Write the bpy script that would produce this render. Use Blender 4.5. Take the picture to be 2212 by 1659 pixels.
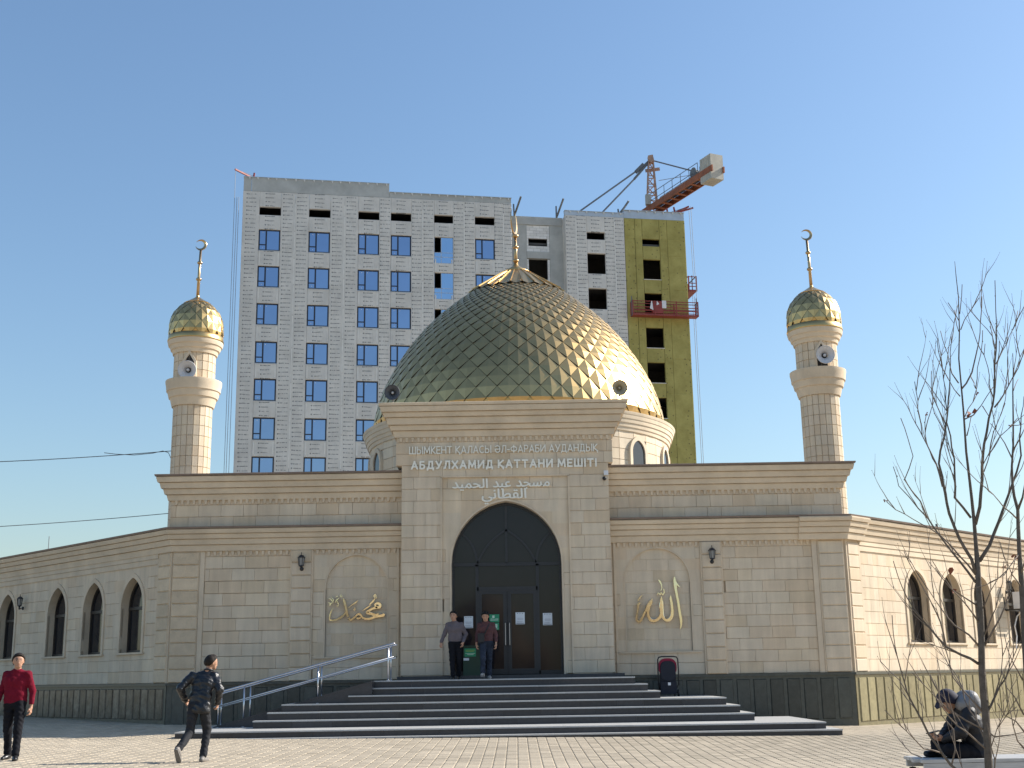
import bpy, math, random
import numpy as np
from mathutils import Matrix, Vector
from math import sin, cos, pi, sqrt, atan, radians

random.seed(7)
sc = bpy.context.scene
for o in list(bpy.data.objects):
    bpy.data.objects.remove(o)
COL = sc.collection

# ------------------------------------------------------------------ camera
CAM_Z = 1.40
F_PX, HOR, ROLL = 2680.0, 632.0, radians(0.95)
PITCH = atan(HOR / F_PX)
FW = Vector((0, cos(PITCH), sin(PITCH)))
_U = Vector((0, -sin(PITCH), cos(PITCH)))
_R = Vector((1, 0, 0))
RT = _R * cos(ROLL) - _U * sin(ROLL)
UP = _U * cos(ROLL) + _R * sin(ROLL)
cam = bpy.data.cameras.new('camera')
cam_o = bpy.data.objects.new('camera', cam)
COL.objects.link(cam_o)
M = Matrix((RT, UP, -FW)).transposed().to_4x4()
M.translation = Vector((0, 0, CAM_Z))
cam_o.matrix_world = M
cam.sensor_width = 36.0
cam.lens = F_PX / 2212.0 * 36.0
cam.clip_start = 0.1
cam.clip_end = 6000
sc.camera = cam_o

# ------------------------------------------------------------------ world, sun, exposure
SUN_EL, SUN_AZ = radians(33), radians(17)     # azimuth measured from +X towards +Y
world = bpy.data.worlds.new('World')
sc.world = world
world.use_nodes = True
nt = world.node_tree
nt.nodes.clear()
out = nt.nodes.new('ShaderNodeOutputWorld')
bg = nt.nodes.new('ShaderNodeBackground')
sky = nt.nodes.new('ShaderNodeTexSky')
sky.sky_type = 'NISHITA'
sky.sun_disc = False
sky.sun_elevation = SUN_EL
sky.sun_rotation = pi / 2 - SUN_AZ
sky.altitude = 500
sky.air_density = 1.5
sky.dust_density = 1.5
sky.ozone_density = 5.0
bg.inputs['Strength'].default_value = 0.0505
nt.links.new(sky.outputs[0], bg.inputs['Color'])
nt.links.new(bg.outputs[0], out.inputs['Surface'])

sun = bpy.data.lights.new('sun', 'SUN')
sun.energy = 2.35
sun.angle = radians(0.5)
sun.color = (1.0, 0.94, 0.85)
sun_o = bpy.data.objects.new('sun', sun)
COL.objects.link(sun_o)
sd = Vector((cos(SUN_EL) * cos(SUN_AZ), cos(SUN_EL) * sin(SUN_AZ), sin(SUN_EL)))
sun_o.rotation_euler = sd.to_track_quat('Z', 'Y').to_euler()
sun_o.location = sd * 200

sc.view_settings.view_transform = 'Standard'
sc.view_settings.look = 'None'
sc.view_settings.exposure = 1.75
sc.view_settings.gamma = 1.0
sc.view_settings.use_curve_mapping = False
sc.cycles.max_bounces = 8
sc.cycles.use_denoising = True

# ------------------------------------------------------------------ helpers
WM = {}

def at(x, y, Y):
    """world point on the plane Y, from a measurement in the 2212 x 1659 survey picture"""
    d = FW + RT * ((x - 1106) / F_PX) - UP * ((y - 829.5) / F_PX)
    return Vector((0, 0, CAM_Z)) + d * (Y / d.y)

def meta(o, label=None, cat=None, group=None, kind=None):
    if label: o['label'] = label
    if cat: o['category'] = cat
    if group: o['group'] = group
    if kind: o['kind'] = kind
    return o

def thing(name, loc, label, cat, group=None):
    o = bpy.data.objects.new(name, None)
    COL.objects.link(o)
    o.location = loc
    o.empty_display_size = 0.2
    WM[o.name] = Matrix.Translation(Vector(loc))
    return meta(o, label, cat, group)

def adopt(o, parent, M=None):
    WM[o.name] = M if M is not None else Matrix.Identity(4)
    if parent is not None:
        o.parent = parent
        o.matrix_parent_inverse = WM[parent.name].inverted()
    return o

def place(name, me, parent, M):
    """one more object that shares mesh data"""
    o = bpy.data.objects.new(name, me)
    COL.objects.link(o)
    o.matrix_basis = M
    return adopt(o, parent, M)

def copy_thing(root, loc, rotz=0.0, label=None, group=None, scale=None):
    """copy of a thing with copies of its parts and sub-parts"""
    r = root.copy()
    COL.objects.link(r)
    r.location = loc
    r.rotation_euler = (0, 0, rotz)
    if scale: r.scale = (scale,) * 3
    if label: r['label'] = label
    if group: r['group'] = group
    for ch in list(root.children):
        c = ch.copy(); COL.objects.link(c); c.parent = r
        for g in list(ch.children):
            d = g.copy(); COL.objects.link(d); d.parent = c
    return r

class MB:
    def __init__(s):
        s.v = []; s.f = []; s.mi = []; s.rn = []; s.cur = 0; s.r = 0.0; s.uv = {}
    def add(s, vs, fs):
        b = len(s.v)
        s.v += [tuple(p) for p in vs]
        for f in fs:
            s.f.append([b + i for i in f]); s.mi.append(s.cur); s.rn.append(s.r)
        return b
    def box(s, x0, x1, y0, y1, z0, z1, M=None):
        vs = [Vector((x, y, z)) for x in (x0, x1) for y in (y0, y1) for z in (z0, z1)]
        if M is not None: vs = [M @ p for p in vs]
        s.add(vs, [(0, 1, 3, 2), (4, 6, 7, 5), (0, 4, 5, 1), (2, 3, 7, 6), (0, 2, 6, 4), (1, 5, 7, 3)])
        return s
    def beam(s, a, b, w, h=None, up=Vector((0, 0, 1))):
        a = Vector(a); b = Vector(b); d = b - a; L = d.length
        if L < 1e-6: return s
        d.normalize()
        if abs(d.dot(up)) > .98: up = Vector((0, 1, 0))
        x = d.cross(up).normalized(); z = x.cross(d)
        h = h or w
        vs = [a + d * (L * k) + x * (w / 2 * i) + z * (h / 2 * j) for k in (0, 1) for i in (-1, 1) for j in (-1, 1)]
        s.add(vs, [(0, 1, 3, 2), (4, 6, 7, 5), (0, 4, 5, 1), (2, 3, 7, 6), (0, 2, 6, 4), (1, 5, 7, 3)])
        return s
    def prism(s, poly, off):
        off = Vector(off); n = len(poly)
        a = [Vector(p) for p in poly]; b = [p + off for p in a]
        fs = [tuple(range(n)), tuple(range(2 * n - 1, n - 1, -1))]
        fs += [(i, n + i, n + (i + 1) % n, (i + 1) % n) for i in range(n)]
        s.add(a + b, fs)
        return s
    def tube(s, pts, rad, n=8, cap=True):
        pts = [Vector(p) for p in pts]
        if not isinstance(rad, (list, tuple)): rad = [rad] * len(pts)
        vs = []; fs = []
        ref = None
        for i, p in enumerate(pts):
            d = (pts[min(i + 1, len(pts) - 1)] - pts[max(i - 1, 0)])
            if d.length < 1e-9: d = Vector((0, 0, 1))
            d.normalize()
            if ref is None:
                ref = Vector((1, 0, 0)) if abs(d.x) < .9 else Vector((0, 1, 0))
            x = (ref - d * ref.dot(d)).normalized(); ref = x
            y = d.cross(x)
            vs += [p + (x * cos(2 * pi * k / n) + y * sin(2 * pi * k / n)) * rad[i] for k in range(n)]
        for i in range(len(pts) - 1):
            for k in range(n):
                fs.append((i * n + k, i * n + (k + 1) % n, (i + 1) * n + (k + 1) % n, (i + 1) * n + k))
        if cap:
            fs.append(tuple(range(n - 1, -1, -1)))
            fs.append(tuple((len(pts) - 1) * n + k for k in range(n)))
        s.add(vs, fs)
        return s
    def lathe(s, prof, n, c=(0, 0, 0), M=None, closed=False):
        """prof: list of (radius, z)"""
        vs = []; fs = []
        for r, z in prof:
            for k in range(n):
                a = 2 * pi * k / n
                p = Vector((c[0] + r * cos(a), c[1] + r * sin(a), c[2] + z))
                vs.append(M @ p if M is not None else p)
        for i in range(len(prof) - 1):
            for k in range(n):
                fs.append((i * n + k, i * n + (k + 1) % n, (i + 1) * n + (k + 1) % n, (i + 1) * n + k))
        if prof[0][0] > 1e-4: fs.append(tuple(range(n - 1, -1, -1)))
        if prof[-1][0] > 1e-4: fs.append(tuple((len(prof) - 1) * n + k for k in range(n)))
        s.add(vs, fs)
        return s
    def ball(s, c, r, n=10, sz=1.0):
        prof = [(max(r * sin(pi * i / (n // 2 + 1)), 1e-5), -r * sz * cos(pi * i / (n // 2 + 1))) for i in range(n // 2 + 2)]
        return s.lathe(prof, n, c)
    def mesh(s, name, mats, smooth=False):
        me = bpy.data.meshes.new(name)
        me.from_pydata(s.v, [], s.f)
        for m in (mats if isinstance(mats, (list, tuple)) else [mats]): me.materials.append(m)
        if any(s.mi): me.polygons.foreach_set('material_index', s.mi)
        if any(s.rn):
            at_ = me.attributes.new('tint', 'FLOAT', 'FACE')
            at_.data.foreach_set('value', s.rn)
        if smooth: me.polygons.foreach_set('use_smooth', [True] * len(s.f))
        me.update()
        return me
    def build(s, name, mats, parent=None, smooth=False, M=None):
        me = s.mesh(name, mats, smooth)
        o = bpy.data.objects.new(name, me)
        COL.objects.link(o)
        if M is not None: o.matrix_basis = M
        return adopt(o, parent, M)

def fix_normals(me):
    import bmesh
    bm = bmesh.new(); bm.from_mesh(me)
    bmesh.ops.recalc_face_normals(bm, faces=bm.faces)
    bm.to_mesh(me); bm.free()

def smooth_by_angle(o, deg=40):
    import bmesh
    bm = bmesh.new(); bm.from_mesh(o.data)
    lim = radians(deg)
    for f in bm.faces: f.smooth = True
    for e in bm.edges:
        if len(e.link_faces) == 2 and e.calc_face_angle(0) > lim: e.smooth = False
    bm.to_mesh(o.data); bm.free()
    return o

class Frame:
    """a wall plane: u along the wall, w outwards, z up"""
    def __init__(s, o, d, n):
        s.o = Vector((o[0], o[1], 0)); s.d = Vector((d[0], d[1], 0)).normalized(); s.n = Vector((n[0], n[1], 0)).normalized()
    def P(s, u, w, z):
        return s.o + s.d * u + s.n * w + Vector((0, 0, z))
    def M(s, u, w, z):
        m = Matrix((s.d, -s.n, Vector((0, 0, 1)))).transposed().to_4x4()
        m.translation = s.P(u, w, z)
        return m
    def mat(s):
        return s.M(0, 0, 0)

# ------------------------------------------------------------------ materials
MAT = {}

def nodes(name):
    m = bpy.data.materials.new(name)
    m.use_nodes = True
    t = m.node_tree
    b = t.nodes['Principled BSDF']
    MAT[name] = m
    return m, t, b

def N(t, typ, **kw):
    n = t.nodes.new(typ)
    for k, v in kw.items():
        if k in n.inputs: n.inputs[k].default_value = v
        else: setattr(n, k, v)
    return n

def simple(name, col, rough=.6, metal=0.0, var=.12, scale=6.0, bump=0.0, bscale=40.0, spec=.5, objvar=0.0, coords='pos', stretch=None):
    """colour with a slow noise, a little grain, an optional change from piece to piece"""
    m, t, b = nodes(name)
    if coords == 'pos':
        g = N(t, 'ShaderNodeNewGeometry'); src = g.outputs['Position']
    else:
        g = N(t, 'ShaderNodeTexCoord'); src = g.outputs['Object']
    if stretch:
        mp = N(t, 'ShaderNodeMapping'); mp.inputs['Scale'].default_value = stretch
        t.links.new(src, mp.inputs[0]); src = mp.outputs[0]
    n1 = N(t, 'ShaderNodeTexNoise', Scale=scale, Detail=6.0, Roughness=.65)
    t.links.new(src, n1.inputs['Vector'])
    mr = N(t, 'ShaderNodeMapRange')
    mr.inputs['From Min'].default_value = .25; mr.inputs['From Max'].default_value = .75
    mr.inputs['To Min'].default_value = 1 - var; mr.inputs['To Max'].default_value = 1 + var
    t.links.new(n1.outputs[0], mr.inputs[0])
    fac = mr.outputs[0]
    if objvar:
        oi = N(t, 'ShaderNodeObjectInfo')
        a = N(t, 'ShaderNodeAttribute', attribute_name='tint')
        ad = N(t, 'ShaderNodeMath', operation='ADD'); t.links.new(oi.outputs['Random'], ad.inputs[0]); t.links.new(a.outputs['Fac'], ad.inputs[1])
        fr = N(t, 'ShaderNodeMath', operation='FRACT'); t.links.new(ad.outputs[0], fr.inputs[0])
        m2 = N(t, 'ShaderNodeMapRange')
        m2.inputs['To Min'].default_value = 1 - objvar; m2.inputs['To Max'].default_value = 1 + objvar
        t.links.new(fr.outputs[0], m2.inputs[0])
        mu = N(t, 'ShaderNodeMath', operation='MULTIPLY'); t.links.new(fac, mu.inputs[0]); t.links.new(m2.outputs[0], mu.inputs[1])
        fac = mu.outputs[0]
    vm = N(t, 'ShaderNodeVectorMath', operation='SCALE')
    vm.inputs[0].default_value = col
    t.links.new(fac, vm.inputs['Scale'])
    t.links.new(vm.outputs[0], b.inputs['Base Color'])
    b.inputs['Roughness'].default_value = rough
    b.inputs['Metallic'].default_value = metal
    b.inputs['Specular IOR Level'].default_value = spec
    if bump:
        n2 = N(t, 'ShaderNodeTexNoise', Scale=bscale, Detail=5.0, Roughness=.6)
        t.links.new(src, n2.inputs['Vector'])
        bp = N(t, 'ShaderNodeBump', Strength=bump, Distance=.02)
        t.links.new(n2.outputs[0], bp.inputs['Height'])
        t.links.new(bp.outputs[0], b.inputs['Normal'])
    return m

def stone_material():
    """pale limestone: blotches, vertical rain streaks, colour from block to block"""
    m, t, b = nodes('limestone')
    g = N(t, 'ShaderNodeNewGeometry')
    oi = N(t, 'ShaderNodeObjectInfo'); a = N(t, 'ShaderNodeAttribute', attribute_name='tint')
    ad = N(t, 'ShaderNodeMath', operation='ADD'); t.links.new(oi.outputs['Random'], ad.inputs[0]); t.links.new(a.outputs['Fac'], ad.inputs[1])
    fr = N(t, 'ShaderNodeMath', operation='FRACT'); t.links.new(ad.outputs[0], fr.inputs[0])
    cr = N(t, 'ShaderNodeValToRGB')
    e = cr.color_ramp.elements
    e[0].position = 0; e[0].color = (.60, .485, .34, 1)
    e[1].position = 1; e[1].color = (.685, .56, .40, 1)
    for p, c in ((.12, (.645, .51, .36, 1)), (.3, (.635, .525, .39, 1)), (.55, (.665, .55, .41, 1)), (.8, (.65, .55, .415, 1))):
        x = e.new(p); x.color = c
    t.links.new(fr.outputs[0], cr.inputs[0])
    n1 = N(t, 'ShaderNodeTexNoise', Scale=1.3, Detail=6.0, Roughness=.6)
    t.links.new(g.outputs['Position'], n1.inputs['Vector'])
    mp = N(t, 'ShaderNodeMapping'); mp.inputs['Scale'].default_value = (5, 5, .45)
    t.links.new(g.outputs['Position'], mp.inputs[0])
    n2 = N(t, 'ShaderNodeTexNoise', Scale=1.0, Detail=5.0, Roughness=.6); t.links.new(mp.outputs[0], n2.inputs['Vector'])
    n3 = N(t, 'ShaderNodeTexNoise', Scale=60.0, Detail=4.0, Roughness=.7); t.links.new(g.outputs['Position'], n3.inputs['Vector'])
    def rng(src, lo, hi):
        r = N(t, 'ShaderNodeMapRange'); r.inputs['From Min'].default_value = .3; r.inputs['From Max'].default_value = .7
        r.inputs['To Min'].default_value = lo; r.inputs['To Max'].default_value = hi
        t.links.new(src, r.inputs[0]); return r.outputs[0]
    p1 = N(t, 'ShaderNodeMath', operation='MULTIPLY'); t.links.new(rng(n1.outputs[0], .91, 1.07), p1.inputs[0]); t.links.new(rng(n2.outputs[0], .90, 1.10), p1.inputs[1])
    p2 = N(t, 'ShaderNodeMath', operation='MULTIPLY'); t.links.new(p1.outputs[0], p2.inputs[0]); t.links.new(rng(n3.outputs[0], .93, 1.06), p2.inputs[1])
    vm = N(t, 'ShaderNodeVectorMath', operation='SCALE'); t.links.new(cr.outputs[0], vm.inputs[0]); t.links.new(p2.outputs[0], vm.inputs['Scale'])
    t.links.new(vm.outputs[0], b.inputs['Base Color'])
    b.inputs['Roughness'].default_value = .82
    b.inputs['Specular IOR Level'].default_value = .25
    n4 = N(t, 'ShaderNodeTexNoise', Scale=45.0, Detail=6.0, Roughness=.7); t.links.new(g.outputs['Position'], n4.inputs['Vector'])
    bp = N(t, 'ShaderNodeBump', Strength=.35, Distance=.008)
    t.links.new(n4.outputs[0], bp.inputs['Height']); t.links.new(bp.outputs[0], b.inputs['Normal'])
    return m

STONE = stone_material()
ROCK = simple('rock_face_stone', (.63, .505, .355), .85, var=.14, scale=4, bump=.9, bscale=14, spec=.2, objvar=.09)
TRIM = simple('stone_trim', (.64, .525, .385), .8, var=.17, scale=1.3, bump=.25, bscale=50, spec=.25, objvar=.03)
GRANITE = simple('dark_granite', (.062, .066, .056), .3, var=.3, scale=9, bump=.05, bscale=80, objvar=.35)
GRANITE_G = simple('green_granite', (.235, .205, .115), .28, var=.25, scale=7, bump=.05, bscale=80, objvar=.2)
PATCH = simple('reflection_granite', (.11, .10, .08), .2, var=.75, scale=4.5, bump=.05, bscale=80, objvar=.3)  # mottling stands in for reflections on the polished granite panels
RISER = simple('black_granite', (.036, .036, .04), .35, var=.25, scale=12, objvar=.22)
TREAD = simple('grey_granite_tread', (.44, .435, .42), .5, var=.12, scale=18, objvar=.06)
CAPMETAL = simple('brown_metal_capping', (.21, .165, .14), .5, .3, var=.2, scale=3)
GOLD = simple('titanium_gold', (.62, .425, .185), .36, 1.0, var=.06, scale=3, objvar=.08)
GOLDLET = simple('gold_letter', (.90, .80, .58), .07, 1.0, var=.05, scale=5, bump=.03, bscale=9)
BLUETILE = simple('blue_enamel', (.03, .06, .30), .2, .3)
BRONZE = simple('brass_finial', (.52, .36, .19), .3, 1.0, var=.15)
DARKMETAL = simple('dark_painted_metal', (.03, .031, .035), .4, .2)
STEEL = simple('stainless_steel', (.58, .58, .60), .28, 1.0, var=.08, scale=10)
GOLDGAP = simple('scale_gap_shade', (.035, .03, .018), .6, .3)  # skirts of the gold scales coloured dark, shade of the gaps painted in
BLACKGLASS = simple('tinted_glass', (.02, .0165, .019), .06, 0, var=.15, scale=1.5, spec=.35)
WINGLASS = simple('dark_window_glass', (.02, .02, .024), .08, 0, var=.2, spec=.6)
FRAMEBRN = simple('dark_window_frame', (.03, .025, .022), .45)
WHITE = simple('white_plastic', (.72, .72, .73), .45, var=.05)
SPEAKER = simple('speaker_white', (.60, .60, .62), .5, var=.05)
SPEAKERG = simple('speaker_grey', (.085, .09, .105), .5, var=.05)
LETTER = simple('cream_letter', (.86, .83, .73), .5, var=.05)
BLACK = simple('black_rubber', (.014, .014, .016), .6)
BARK = simple('young_bark', (.135, .115, .095), .85, var=.35, scale=14, bump=.6, bscale=40, spec=.2)
TWIG = simple('twig_bark', (.19, .155, .125), .8, var=.25, scale=10, spec=.2)
DRYLEAF = simple('dry_red_leaf', (.24, .075, .04), .7, var=.3, scale=30)
# ------------------------------------------------------------------ ground
def lerp(x, xs, ys):
    return float(np.interp(x, xs, ys))

def gz(x, y):
    x = max(-60.0, min(60.0, x))
    A = lerp(y, [0, 21.5, 27.4, 33, 45], [-.15, .03, .14, .185, .2])
    B = lerp(y, [0, 21.5, 27.4, 33], [-.012, -.016, -.0095, -.0174])
    return A + B * max(-25.0, min(25.0, x))

GROUND = simple('sand_joint', (.33, .275, .205), .95, var=.15, scale=3, bump=.3, bscale=60, spec=.1)
PAVER = simple('beige_paver', (.43, .365, .275), .8, var=.12, scale=.8, bump=.3, bscale=70, spec=.2, objvar=.1)
SIDEWALK = simple('grey_far_ground', (.30, .28, .25), .9, var=.2, scale=.3)

g = MB()
xs = [-3000, -400, -120, -60] + [x * 1.0 for x in range(-25, 26, 5)] + [60, 120, 400, 3000]
ys = [-3000, -300, -60, -20, -5, 0, 5, 10, 14, 18, 21.5, 24, 27.4, 30, 33, 38, 45, 70, 120, 300, 3500]
for y in ys:
    for x in xs:
        g.v.append((x, y, gz(x, y) - .018))
nx = len(xs)
for j in range(len(ys) - 1):
    for i in range(nx - 1):
        g.f.append([j * nx + i, j * nx + i + 1, (j + 1) * nx + i + 1, (j + 1) * nx + i]); g.mi.append(0); g.rn.append(0)
ground = g.build('ground', GROUND)
meta(ground, kind='structure')

# pavers: zig-zag edged concrete stones laid in columns
PW, PL = .20, .30
def paver_outline():
    k = .022
    e = .0085
    return [(-PW/2 + e, -PL/2 + .004), (PW/2 - e, -PL/2 + .004), (PW/2 - e - k, -PL/4), (PW/2 - e, 0), (PW/2 - e - k, PL/4), (PW/2 - e, PL/2 - .004),
            (-PW/2 + e, PL/2 - .004), (-PW/2 + e - k, PL/4), (-PW/2 + e, 0), (-PW/2 + e - k, -PL/4)]
PO = paver_outline()
pm = MB()
pm.add([(x * .93, y * .95, 0) for x, y in PO] + [(x, y, -.006) for x, y in PO] + [(x, y, -.03) for x, y in PO],
       [tuple(range(10))] + [(i, 10 + i, 10 + (i + 1) % 10, (i + 1) % 10) for i in range(10)] + [(10 + i, 20 + i, 20 + (i + 1) % 10, 10 + (i + 1) % 10) for i in range(10)])
paver_me = pm.mesh('paver', PAVER)
fix_normals(paver_me)
cells = []
rp = random.Random(3)
for i in range(-85, 90):
    x = (i + .5) * PW
    for j in range(int(8 / PL), int(46 / PL)):
        y = (j + .5 + (.5 if i % 2 else 0)) * PL
        # nothing under the building or the steps, nothing far outside the view
        if abs(x) > .48 * y + 2.0: continue
        if y > 33.1 + max(0, abs(x + .15) - 8.9) : continue
        if -7.2 < x < 6.7 and y > 27.9: continue
        cells.append((x, y))
def near_key(c):
    inview = abs(c[0]) < .405 * c[1] and c[1] > 18.4
    return (0 if inview else 1, c[1] + abs(c[0]) * .02)
cells.sort(key=near_key)
pav_root = bpy.data.objects.new('pavement', None); COL.objects.link(pav_root); pav_root.location = (0, 24, 0)
WM[pav_root.name] = Matrix.Translation((0, 24, 0)); meta(pav_root, kind='structure')
for k, (x, y) in enumerate(cells[:300]):
    m = Matrix.Translation((x, y, gz(x, y) + rp.uniform(-.0015, .0015))) @ Matrix.Rotation(-.014, 4, 'Y') @ Matrix.Rotation(rp.uniform(-.006, .006), 4, 'X')
    place('paver', paver_me, pav_root, m)
rest = cells[300:]
bv = np.array([v.co[:] for v in paver_me.vertices]); nb = len(bv)
allv = np.zeros((len(rest) * nb, 3))
for k, (x, y) in enumerate(rest):
    tx = rp.uniform(-.006, .006)
    vv = bv.copy(); vv[:, 2] += bv[:, 0] * -.014 + bv[:, 1] * tx
    vv += (x, y, gz(x, y) + rp.uniform(-.0015, .0015))
    allv[k * nb:(k + 1) * nb] = vv
pf = [list(p.vertices) for p in paver_me.polygons]
faces = [[i + k * nb for i in f] for k in range(len(rest)) for f in pf]
me = bpy.data.meshes.new('paver')
me.from_pydata(allv.tolist(), [], faces)
me.materials.append(PAVER)
a_ = me.attributes.new('tint', 'FLOAT', 'FACE')
a_.data.foreach_set('value', np.repeat([rp.random() for _ in rest], len(pf)))
o = bpy.data.objects.new('paver', me); COL.objects.link(o); adopt(o, pav_root)
meta(o, kind='stuff')


# unseen wood added behind the camera for dome and door reflections and warm fill
ADDED_WOOD = simple('added_wood_brown', (.27, .205, .13), .95, var=.5, scale=.25, bump=.8, bscale=2)
w = MB(); rw_ = random.Random(77)
for k in range(170):
    a = radians(rw_.uniform(180, 360)); d = rw_.uniform(68, 90)
    x, y = d * cos(a) * 1.2, d * sin(a)
    h = rw_.uniform(5, 12)
    w.lathe([(.3, 0), (.35, h * .25), (h * .24, h * .34), (h * .34 * rw_.uniform(.8, 1.1), h * .55), (h * .27, h * .78), (h * .12, h * .94), (1e-4, h)], 7, (x, y, gz(x, y) - .3), M=None)
meta(w.build('added_wood', ADDED_WOOD), kind='stuff')
# ------------------------------------------------------------------ mosque
R2 = sqrt(.5)
FAC = Frame((0, 33), (1, 0), (0, -1))              # front wall
POR = Frame((0, 32.4), (1, 0), (0, -1))            # portal
XL, XR = -9.05, 8.73
LWG = Frame((XL, 33), (R2, -R2), (-R2, -R2))       # left wing: u is negative away from the corner
RWG = Frame((XR, 33), (R2, R2), (R2, -R2))         # right wing
PLZ = 1.38                                         # top of the granite plinth
mosque = thing('mosque', (-.2, 33, 0), 'pale limestone mosque with a big gold scaled dome and two slim minarets', 'mosque')

class Arch:
    def __init__(s, xc, hw, z0, zs, apex):
        s.xc, s.hw, s.z0, s.zs, s.ap = xc, hw, z0, zs, apex
        h = apex - zs
        s.o = (h * h - hw * hw) / (2 * hw)
    def half(s, z):
        if z < s.z0 or z >= s.ap: return 0.0
        if z <= s.zs: return s.hw
        return max(0.0, sqrt(max(0, (s.hw + s.o) ** 2 - (z - s.zs) ** 2)) - s.o)
    def outline(s, n=14, grow=0.0, base=None):
        """points from bottom left over the apex to bottom right"""
        hw = s.hw + grow; ap = s.ap + grow * 1.15
        b = Arch(s.xc, hw, s.z0, s.zs, ap)
        zz = [s.zs + (ap - s.zs) * sin(pi / 2 * i / n) for i in range(n + 1)]
        z0 = s.z0 if base is None else base
        L = [(b.xc - hw, z0)] + [(b.xc - b.half(min(z, ap - 1e-6)), z) for z in zz[:-1]]
        Rr = [(b.xc + b.half(min(z, ap - 1e-6)), z) for z in zz[:-1]][::-1] + [(b.xc + hw, z0)]
        return L + [(b.xc, ap)] + Rr

PIECES = []
def block_rows(fr, u0, u1, z0, z1, ch, bw, openings=(), w=0.0, depth=.05, seed=0, phase=None, kind='stone_block'):
    rr = random.Random(seed)
    n = max(1, int(round((z1 - z0) / ch)))
    for r in range(n):
        za = z0 + r * (z1 - z0) / n; zb = z0 + (r + 1) * (z1 - z0) / n
        u = u0 - (bw * (.5 if r % 2 else 0.0) + (rr.uniform(0, .35) if phase is None else phase))
        while u < u1 - .02:
            L = bw if rr.random() < .85 else bw * .62
            a = max(u, u0); b = min(u + L, u1)
            if b < u1 and u1 - b < .12: b = u1
            u = b if b >= u1 else u + L
            if b - a < .06: continue
            hit = [op for op in openings if a < op.xc + op.hw and b > op.xc - op.hw and zb > op.z0 and za < op.ap]
            if not hit:
                PIECES.append((kind, fr, a, b, za, zb, w, depth, None)); continue
            op = hit[0]
            zz = sorted({za, zb} | {za + (zb - za) * i / 8 for i in range(9)} | {z for z in (op.z0 - 1e-4, op.z0 + 1e-4, op.ap - 1e-3, op.ap + 1e-3) if za < z < zb})
            for sgn in (-1, 1):
                edge = [op.xc + sgn * op.half(z) for z in zz]
                if sgn < 0:
                    far = a; lim = [max(far, min(b, e)) for e in edge] if b <= op.xc else [max(far, min(min(b, op.xc), e)) for e in edge]
                    if a >= op.xc: continue
                else:
                    far = b; lim = [min(far, max(max(a, op.xc), e)) for e in edge]
                    if b <= op.xc: continue
                if max(abs(e - far) for e in lim) < .03: continue
                run = []
                for e, z in list(zip(lim, zz)) + [(far, None)]:
                    if abs(e - far) > .006: run.append((e, z)); continue
                    if len(run) > 1 and run[-1][1] - run[0][1] > .01:
                        poly = [(far, run[0][1])] + run + [(far, run[-1][1])]
                        us = [q[0] for q in poly]
                        PIECES.append((kind, fr, min(us), max(us), run[0][1], run[-1][1], w, depth, poly))
                    run = []

BLK = {}
def block_mesh(wd, ht, dp, mat, cx=.004, cz=.008, rough=False):
    key = (round(wd, 2), round(ht, 2), round(dp, 2), mat.name, cz)
    if key in BLK: return BLK[key]
    m = MB()
    x, z = wd / 2 - .0004, ht / 2 - .0005
    cd = .018 if not rough else .035
    ring0 = [(-x, dp, -z), (x, dp, -z), (x, dp, z), (-x, dp, z)]
    ring1 = [(-x, cd, -z), (x, cd, -z), (x, cd, z), (-x, cd, z)]
    ring2 = [(-x + cx, 0, -z + cz), (x - cx, 0, -z + cz), (x - cx, 0, z - cz), (-x + cx, 0, z - cz)]
    m.add(ring0 + ring1 + ring2, [(8, 9, 10, 11)] + [(i, (i + 1) % 4, 4 + (i + 1) % 4, 4 + i) for i in range(4)] + [(4 + i, 4 + (i + 1) % 4, 8 + (i + 1) % 4, 8 + i) for i in range(4)])
    BLK[key] = m.mesh('block', mat)
    return BLK[key]

# ---- openings
NICHE_L = Arch(-4.18, .81, 1.97, 3.75, 4.60)
NICHE_R = Arch(3.74, .85, 1.99, 3.80, 4.64)
GATE = Arch(-.22, 1.43, 1.44, 4.30, 5.90)
WL = [Arch(-s, .60, 2.20, 3.42, 4.22) for s in (2.05, 4.31, 6.62, 10.15, 12.4, 14.7)]
WR = [Arch(s, .62, 2.15, 3.42, 4.17) for s in (3.77, 5.84, 7.87, 10.25, 12.5, 14.7)]

# ---- masonry rows
CH = .311
block_rows(FAC, -8.2, -5.93, PLZ, 4.62, CH, .60, seed=1)
block_rows(FAC, -5.33, -2.9, PLZ, 4.62, CH, .60, [NICHE_L], depth=.09, seed=2)
block_rows(FAC, -5.1, -3.3, 1.97, 4.62, CH, .58, w=-.055, depth=.03, seed=3)
block_rows(FAC, 2.46, 4.89, PLZ, 4.66, CH, .60, [NICHE_R], depth=.09, seed=4)
block_rows(FAC, 2.8, 4.7, 1.97, 4.66, CH, .58, w=-.055, depth=.03, seed=5)
block_rows(FAC, 5.47, 7.85, PLZ, 4.66, CH, .60, seed=6)
block_rows(FAC, -9.18, -2.9, 5.36, 6.0, .32, .60, seed=7, w=.0)
block_rows(FAC, 2.46, 8.74, 5.41, 6.05, .32, .60, seed=8, w=.0)
block_rows(POR, -2.95, -1.90, 1.46, 6.56, CH, .62, seed=9, phase=0)
block_rows(POR, 1.44, 2.50, 1.46, 6.56, CH, .62, seed=10, phase=0)
block_rows(POR, -1.90, 1.44, 1.46, 6.56, CH, .60, [GATE], w=-.05, depth=.12, seed=11)
block_rows(POR, -2.95, 2.50, 6.56, 6.87, CH, .62, seed=12)
block_rows(POR, -3.10, 2.63, 6.87, 7.49, CH, .62, seed=13)
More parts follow.
